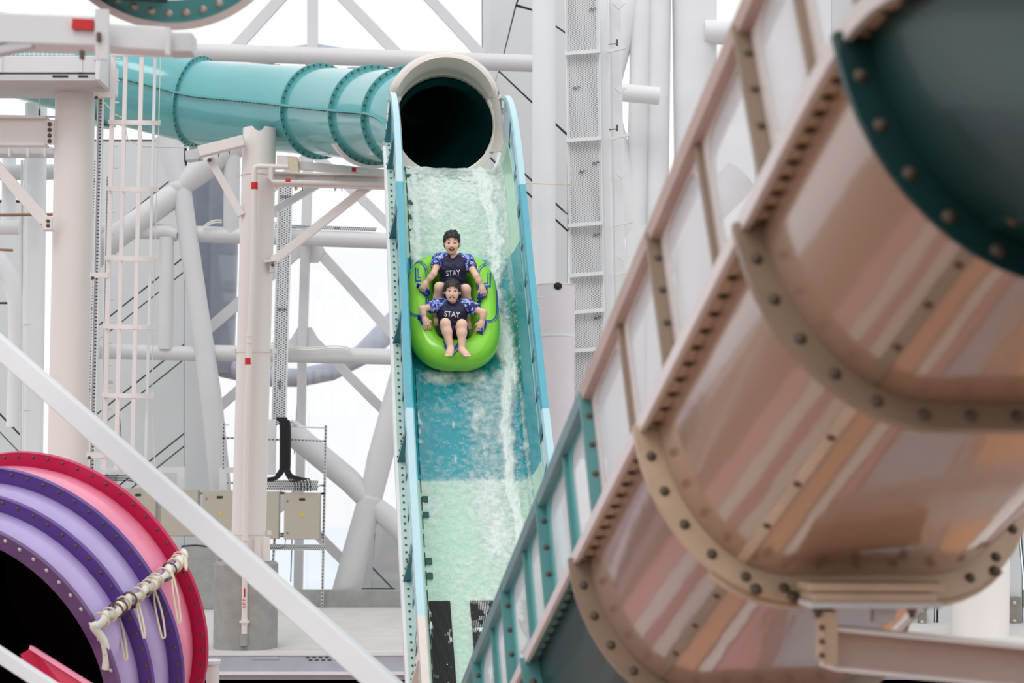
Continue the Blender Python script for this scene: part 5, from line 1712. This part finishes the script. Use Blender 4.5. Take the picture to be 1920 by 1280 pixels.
# the seam direction: angle whose point on the last flange projects near (342, 1042)
best = min(np.linspace(0, 2 * math.pi, 721), key=lambda a: np.linalg.norm(np.array((lambda p: (960 + FPX * p[0] / (p[1] * CT + p[2] * ST), 640 - FPX * (p[2] * CT - p[1] * ST) / (p[1] * CT + p[2] * ST)))(circ(ctr[3], rad[3], a) - CAM)) - np.array([344, 1040])))
for k, m_ in ((0, LAV), (1, LAV), (2, PINK)):
    r0, r1 = rad[k] - RNG[k][5] * .8, rad[k + 1] - RNG[k + 1][5]
    for h in range(2):
        mb = MB()
        mb.grid([[circ(ctr[k] * (1 - f) + ctr[k + 1] * f, r0 * (1 - f) + r1 * f + .05 * math.sin(math.pi * f), best + math.pi * (h + q / 32)) for q in range(33)] for f in np.linspace(0, 1, 6)], False, False)
        mb.build('shell_half', m_ if not (h and k == 2 and False) else m_, t)
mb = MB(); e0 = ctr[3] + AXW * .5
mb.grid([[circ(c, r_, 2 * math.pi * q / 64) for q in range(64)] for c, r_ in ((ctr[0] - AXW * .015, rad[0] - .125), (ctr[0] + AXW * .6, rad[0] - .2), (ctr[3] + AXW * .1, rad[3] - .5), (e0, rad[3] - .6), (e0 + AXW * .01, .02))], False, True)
mb.build('shaded_lining', MAROON, t)
mb = MB(); mb.tube([ctr[3] + AXW * .02, ctr[3] + AXW * .25], [rad[3] - .14, rad[3] - .4], 64, False); mb.build('rear_section', PINK, t)
# seam flange along the shells
mb = MB()
def seam_pt(f, off):
    x = f * 3; k = min(int(x), 2); q = x - k
    c = ctr[k] * (1 - q) + ctr[k + 1] * q
    r_ = (rad[k] - .1) * (1 - q) + (rad[k + 1] - .12) * q + .05 * math.sin(math.pi * q)
    return circ(c, r_ + off, best)
tang = np.cross(AXW, circ(np.zeros(3), 1, best))
mb.grid([[seam_pt(f, -.01) - tang * .02, seam_pt(f, .10) - tang * .02, seam_pt(f, .10) + tang * .02, seam_pt(f, -.01) + tang * .02] for f in np.linspace(0, 1, 25)], False, True)
mb.build('seam_flange', LAV, t)
# white padded hose lashed along the seam and cord loops hanging from it
h = thing('lashed_hose', seam_pt(.5, .15), 'white padded hose tied along the seam of the pink slide', 'hose')
pts = [seam_pt(f, .13 + .025 * math.sin(f * 44)) + tang * .02 * math.cos(f * 44) - AXW * .02 for f in np.linspace(-.02, 1.06, 60)]
pts = [seam_pt(.0, -.02) - tang * .34 * (1 if tang[2] > 0 else -1) - AXW * .02, seam_pt(0, .03) - tang * .26 * (1 if tang[2] > 0 else -1), seam_pt(0, .08) - tang * .14 * (1 if tang[2] > 0 else -1)] + pts
mb = MB(); mb.tube(np.vstack([spline(pts[:5], 5)[:-1], pts[4:]]), .030, 12); mb.build('hose_padding', WCABLE, h)
for f in np.linspace(.04, .98, 16):
    mb = MB(); c = seam_pt(f, .12) - AXW * .02
    e1 = circ(np.zeros(3), 1, best)
    mb.tube([c + (e1 * math.cos(x) * .062 + tang * math.sin(x) * .055) for x in np.linspace(0, 2 * math.pi, 15)[:-1]], .008, 6, False, True); mb.build('tie_wrap', ROPE if rng.random() < .85 else RUSTB, h)
for (a, b_, w_, lab) in (((221, 1150), (236, 1232), 5, 'cream cord loop hanging on the lavender section nearest the mouth'), ((255, 1120), (270, 1190), 4, 'single cream cord hanging over the second purple flange'), ((288, 1104), (306, 1190), 7, 'longest cream cord loop hanging near the third purple flange'), ((322, 1072), (336, 1162), 5, 'cream cord loop hanging on the pink section'), ((347, 1043), (349, 1064), 2, 'tiny cream cord end at the magenta flange')):
    mb = MB()
    p0, p1 = P(*a, 12.75 if a[0] < 260 else 12.95), P(*b_, 12.6 if a[0] < 260 else 12.8)
    sx = np.array([px(w_, 13), 0, 0])
    mb.tube(spline([p0, p0 * .6 + p1 * .4 - sx * .6, p1 - sx * .5, p1 - np.array([0, 0, .02]), p1 + sx * .5, p0 * .5 + p1 * .5 + sx * .9, p0 + sx * .2], 4), .008, 6)
    tag(mb.build('cord_loop', ROPE, None), lab, 'cord')
for u, v in ((214, 1175), (254, 1136), (281, 1112), (316, 1085)):
    mb = MB(); mb.tube([P(u - 6, v + 3, 12.75), P(u, v, 12.7), P(u + 5, v - 2, 12.75)], .012, 6); mb.build('toggle_latch', DKB, t)
t2 = thing('trough_panel', P(90, 1275, 12.3), 'folded crimson trough panel lying in the dark slide mouth', 'panel')
mb = MB(); mb.prism([P(*q, 12.4) for q in [(38, 1226), (60, 1214), (86, 1282), (60, 1300)]], VIEW * .02); mb.build('end_wing', CRIM, t2, smooth=False)
mb = MB(); mb.prism([P(60, 1214, 12.4), P(168, 1284, 12.0), P(150, 1330, 12.0), P(84, 1280, 12.4)], VIEW * .02); mb.build('long_side', CRIM, t2, smooth=False)
mb = MB(); mb.bar(P(58, 1213, 12.38), P(170, 1284, 11.98), .03, .03); mb.build('folded_rim', PINK, t2, smooth=False)
mb = MB(); mb.bar(P(196, 1276, 12.9), P(228, 1290, 12.9), .08, .05); mb.build('crimson_clip', CRIM, t, smooth=False)

# ------------------------------------------------------------------ near slide section and its beam, upper left
ND = 7.6
t = thing('support_beam', P(180, 105, ND), 'white box beam with red mark in the upper left corner', 'beam')
mb = MB(); mb.bar(P(-500, 43, ND), P(196, 67, ND), px(58, ND), .16); mb.build('beam_body', STEEL, t, smooth=False, bevel=.01)
mb = MB(); mb.bar(P(196, 72, ND + .05), P(322, 80, ND + .05), px(48, ND), .12); mb.build('beam_end', STEEL, t, smooth=False, bevel=.01)
mb = MB(); mb.box(P(342, 85, ND), (px(46, ND), .12, px(38, ND))); mb.build('grey_end_block', GREYST, t, smooth=False, bevel=.008)
for u in (192, 315):
    mb = MB(); mb.bar(P(u, 18 if u < 200 else 52, ND - .1), P(u, 112 if u < 200 else 103, ND - .1), px(24 if u < 200 else 8, ND), .03); mb.build('clamp_plate', STEEL, t, smooth=False)
mb = MB(); mb.bar(P(136, 45, ND - .09), P(175, 47, ND - .09), px(19, ND), .02); mb.build('red_mark', RED, t, smooth=False)
for u, v in ((186, 70), (154, 103)):
    mb = MB(); mb.box(P(u, v, ND - .12), (px(7, ND), .03, px(16, ND))); mb.build('dark_bolt_end', DKB, t, smooth=False)
mb = MB(); mb.bar(P(-20, 100, ND - .05), P(62, 84, ND - .05), px(14, ND), .06); mb.build('lower_strap', GREYST, t, smooth=False)
t = thing('near_tube_section', P(315, 45, 8.2), 'underside of a teal tube section with pale rim bolted above the corner beam', 'tube slide')
c0 = P(315, -186, 8.2)
ax_ = unit(unit(c0 - CAM) + np.array([.06, 0, .10])); R0 = px(236, 8.2)
mb = MB(); mb.ring(c0, ax_, R0 - .13, R0 - .02, .04, 96); f1 = mb.build('ring_flange', TEALF, t)
mb = MB(); mb.ring(c0 - ax_ * .03, ax_, R0 - .03, R0 + .005, .07, 96); mb.build('pale_rim', RAILM, t)
for q in range(40):
    a, b_ = frame_of(ax_)
    d_ = a * math.cos(2 * math.pi * q / 40) + b_ * math.sin(2 * math.pi * q / 40)
    put(BOLT_P, 'bolt', c0 + d_ * (R0 - .07) - ax_ * .02, -ax_, f1, .022)
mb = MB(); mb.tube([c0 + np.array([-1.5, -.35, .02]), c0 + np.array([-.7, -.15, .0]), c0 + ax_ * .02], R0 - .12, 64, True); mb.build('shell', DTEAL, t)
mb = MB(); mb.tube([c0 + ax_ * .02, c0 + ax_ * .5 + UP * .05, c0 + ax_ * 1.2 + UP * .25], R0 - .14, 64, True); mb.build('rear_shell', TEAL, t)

# ------------------------------------------------------------------ big tan slide overhead on the right
SD2 = unit([.984, .177, 0])
HD2 = np.array([-SD2[1], SD2[0], 0])
PR2 = [(0, -20), (1.0, -16), (1.25, -5), (1.6, 19), (1.95, 24.5), (8, 26), (12, 26)]
n2, i2 = 210, 75
p = P(1230, 800, 6.0)


def TN2(i):
    a = math.radians(np.interp(i * .05, [q[0] for q in PR2], [q[1] for q in PR2]))
    return HD2 * math.cos(a) - UP * math.sin(a), HD2 * math.sin(a) + UP * math.cos(a)


fp = {i2: p}
for i in range(i2, n2): fp[i + 1] = fp[i] + TN2(i)[0] * .05
for i in range(i2 - 1, -1, -1): fp[i] = fp[i + 1] - TN2(i)[0] * .05


def K(s, a=0, h=0):
    """point on the tan slide: s along (downhill), a from the left edge inwards, h above the edge"""
    x = min(max(s / .05, 0), n2 - 1.001); i = int(x); f = x - i
    T, N = TN2(x)
    return fp[i] * (1 - f) + fp[i + 1] * f + SD2 * a + N * h


def KT(s): return TN2(s / .05)[0]
def KN(s): return TN2(s / .05)[1]


tan = thing('water_slide', K(4.4, .65, -.6), 'big tan and sea-green slide overhead, seen from below', 'water slide')
W2 = 1.31


def uprof(off=0, n=14):
    """U section seen from below: left edge, round corner, flat floor, round corner, right edge"""
    pts = []
    for x in np.linspace(0, math.pi / 2, n):
        pts.append((.41 - (.41 + off) * math.cos(x), -(.57 + off) * math.sin(x)))
    for x in np.linspace(math.pi / 2, 0, n):
        pts.append((W2 - .41 + (.41 + off) * math.cos(x), -(.57 + off) * math.sin(x)))
    return pts


fins = [.35, 1.58, 2.46, 3.75, 4.95, 6.15, 7.35, 8.6]
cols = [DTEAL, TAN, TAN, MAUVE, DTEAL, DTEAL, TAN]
fcol = [DTEALF, DTEAL, BRNF, TANF, BRNF, DTEALF, DTEALF, TANF]
for k in range(len(fins) - 1):
    s0, s1 = fins[k], fins[k + 1]
    mb = MB()
    st = np.linspace(s0, s1, 12)
    mb.grid([[K(s, a, h) for a, h in uprof(0) + uprof(-.015)[::-1]] for s in st], False, True)
    sec = mb.build('flume_section', cols[k], tan, sharp=60)
    # lap strip down each side of the section
    for q in (9, 19):
        mb = MB(); pr = uprof(.004); a, h = pr[q]; a2, h2 = pr[q + 1]
        mb.grid([[K(s, a, h), K(s, a + (a2 - a) * .6, h + (h2 - h) * .6), K(s, a + (a2 - a) * .6, h + (h2 - h) * .6 + .02), K(s, a, h + .02)] for s in st], False, True)
        ls = mb.build('lap_strip', fcol[k + 1], sec, sharp=60)
        for z in (.25, .5, .75):
            a_, h_ = a + (a2 - a) * .3, h + (h2 - h) * .3
            nrm = unit(SD2 * (a_ - .41 if q < 14 else a_ - W2 + .41) / .41 + KN(s0) * h_ / .57)
            put(BOLT_R, 'bolt', K(s0 + (s1 - s0) * z, a_, h_), nrm, ls, .015)
for k, s in enumerate(fins[:-1]):
    d = .085
    pi_, po = uprof(-.005), uprof(d)
    # top ends run into the edge flange
    mb = MB()
    mb.grid([[K(s - .014, *a), K(s - .014, *b_), K(s + .014, *b_), K(s + .014, *a)] for a, b_ in zip(pi_, po)], False, True)
    fin = mb.build('joint_fin', fcol[k], tan, sharp=60)
    pm = uprof(.045, 40)
    L = np.r_[0, np.cumsum([math.dot(*[np.subtract(pm[i + 1], pm[i])] * 2) ** .5 if False else math.hypot(pm[i + 1][0] - pm[i][0], pm[i + 1][1] - pm[i][1]) for i in range(len(pm) - 1)])]
    for j in range(15):
        x = L[-1] * (j + .9) / 16
        a, h = np.interp(x, L, [q[0] for q in pm]), np.interp(x, L, [q[1] for q in pm])
        put(BOLT_D, 'bolt', K(s - .015, a, h), -KT(s), fin, .019)
        if k in (3,):
            a2, h2 = np.interp(x, L, [q[0] * 1 for q in uprof(-.03, 40)]), np.interp(x, L, [q[1] for q in uprof(-.03, 40)])
    if k == 3:
        po2, pi2 = uprof(.075, 40), None
        for j in (5.2, 6.1, 7.0, 7.9, 9.2, 11.6):
            x = L[-1] * j / 16
            a, h = np.interp(x, L, [q[0] for q in po2]), np.interp(x, L, [q[1] for q in po2])
            put(BOLT_D, 'bolt', K(s - .015, a, h), -KT(s), fin, .022)
# a second flange plate laid back to back on the third joint
mb = MB(); s = 3.75
mb.grid([[K(s + .016, *a), K(s + .016, *b_), K(s + .034, *b_), K(s + .034, *a)] for a, b_ in zip(uprof(.02), uprof(.10))][8:20], False, True)
mb.build('backing_plate', TANF, tan, sharp=60)

# edge flange with its pale lip, both sides
for side in (0, 1):
    q = (lambda a: a) if not side else (lambda a: W2 - a)
    for k in range(len(fins) - 1):
        st = np.linspace(fins[k], fins[k + 1], 10)
        mb = MB(); mb.grid([[K(s, q(.02), -.012), K(s, q(-.045), -.012), K(s, q(-.045), .008), K(s, q(.02), .008)] for s in st], False, True)
        ef = mb.build('edge_flange', TANF if cols[k] != DTEAL or k == 0 else DTEALF, tan, sharp=50)
        if not side:
            nb = 12
            for j in range(nb):
                s = fins[k] + (fins[k + 1] - fins[k]) * (j + .5) / nb
                put(BOLT_D, 'bolt', K(s, -.012, -.012), -KN(s), ef, .016)
    st = np.arange(.3, 9.0, .1)
    mb = MB(); mb.grid([[K(s, q(-.045), -.026), K(s, q(-.065), -.026), K(s, q(-.065), .026), K(s, q(-.045), .026)] for s in st], False, True)
    mb.build('edge_lip', RAILM, tan, sharp=50)

# windowed guards standing on the edge
joints = [.55, 1.5, 2.28, 3.4, 4.6, 5.65, 6.7, 7.75, 8.8]
for side in (0, 1):
    q = (lambda a: a) if not side else (lambda a: W2 - a)
    for k in range(len(joints) - 1):
        s0, s1 = joints[k], joints[k + 1]
        teal = s0 > 4.5
        gm, gf = (DTEALF, TEALF) if teal else (BRNF, RAILM)
        st = np.linspace(s0, s1, 8)
        mb = MB(); mb.grid([[K(s, q(.06), .555), K(s, q(-.04), .555), K(s, q(-.05), .60), K(s, q(-.035), .615), K(s, q(.06), .615)] for s in st], False, True)
        mb.build('top_rail', (mat('dusky_teal_rail', (120, 156, 160), .4) if 'dusky_teal_rail' not in MATS else MATS['dusky_teal_rail']) if teal else (mat('dusky_pink_rail', (196, 170, 160), .4, var=.08) if 'dusky_pink_rail' not in MATS else MATS['dusky_pink_rail']), tan, sharp=50)
        mid = (s0 + s1) / 2
        for a, b_ in ((s0, mid), (mid, s1)):
            sa, sb = a + .07, b_ - .05
            # frame sheet with a rounded window opening: inner and outer loops
            out = [(sa - .055, .02), (sb + .045, .02), (sb + .045, .585), (sa - .055, .585)]
            w_, h0, h1, r_ = None, .06, .54, .10
            loop = []
            for cx, cy, a0 in ((sb - r_, h0 + r_, -90), (sb - r_, h1 - r_, 0), (sa + r_, h1 - r_, 90), (sa + r_, h0 + r_, 180)):
                for x in np.radians(np.linspace(a0, a0 + 90, 6)): loop.append((cx + r_ * math.cos(x), cy + r_ * math.sin(x)))
            oloop = []
            for (x, y_) in loop:
                cx, cy = (sa + sb) / 2, (h0 + h1) / 2
                dx, dy = x - cx, y_ - cy
                kx = min(((sb + .045 - cx) / dx) if dx > 0 else ((sa - .055 - cx) / dx), ((.585 - cy) / dy) if dy > 0 else ((.02 - cy) / dy))
                oloop.append((cx + dx * kx, cy + dy * kx))
            mb = MB()
            mb.grid([[K(i[0], q(-.004), i[1]), K(o_[0], q(-.004), o_[1]), K(o_[0], q(.012), o_[1]), K(i[0], q(.012), i[1])] for i, o_ in zip(loop, oloop)], True, True)
            mb.build('window_frame', gf, tan, smooth=False)
            mb = MB(); mb.prism([K(x, q(.002), y_) for x, y_ in loop], SD2 * .006); mb.build('window_pane', PANEF, tan, smooth=False)
        # bolted end uprights (pairs) and a slimmer middle rib
        for s, w, nb in ((s0 + .012, .05, 4), (mid, .025, 0)):
            mb = MB(); mb.grid([[K(s - .011, q(0), h), K(s - .011, q(-w), h), K(s + .011, q(-w), h), K(s + .011, q(0), h)] for h in (.0, .585)], False, True)
            mb.f += [(0, 1, 2, 3), (7, 6, 5, 4)]
            up = mb.build('guard_upright', gm, tan, smooth=False)
            for j in range(nb):
                put(BOLT_D, 'bolt', K(s - .012, q(-.02), .09 + .13 * j), -KT(s), up, .014)
# support saddle and beam under the third joint
t = thing('support_beam', K(3.75, .65, -.75), 'pinkish I-beam with stacked saddle plates carrying the tan slide', 'beam')
for dv, hgt, w in ((1098, 15, 250), (1116, 16, 236), (1131, 12, 246)):
    mb = MB(); mb.bar(P(1506 + (250 - w) / 2, dv, 5.62), P(1506 + w, dv + 1, 5.66), px(hgt, 5.6), .16); mb.build('saddle_plate', TANF if dv < 1125 else GREYST, t, smooth=False, bevel=.004)
mb = MB(); mb.bar(P(1552, 1212, 5.7), P(2060, 1262, 5.9), px(74, 5.7), .02); mb.build('web', BRNF if False else MATS['dusky_pink_rail'], t, smooth=False)
for dv in (-37, 37):
    mb = MB(); mb.bar(P(1552, 1212 + dv, 5.68), P(2060, 1262 + dv, 5.88), px(7, 5.7), .14); mb.build('flange', PINKST, t, smooth=False)
mb = MB(); mb.bar(P(1549, 1140, 5.66), P(1549, 1238, 5.66), px(26, 5.6), .16); mb.build('end_plate', TANF, t, smooth=False)
for v in (1176, 1202, 1228): put(BOLT_D, 'bolt', P(1541, v, 5.57), -VIEW, t, .011)
mb = MB(); mb.box(P(1655, 1150, 5.7), (px(40, 5.7), .06, px(30, 5.7))); mb.build('web_block', GREYST, t, smooth=False)
for u in (1533, 1710):
    mb = MB(); mb.tube([P(u, 1138, 5.6), P(u, 1158, 5.6)], [px(11, 5.6), px(5, 5.6)], 10); mb.build('anchor_nut', DKB, t)
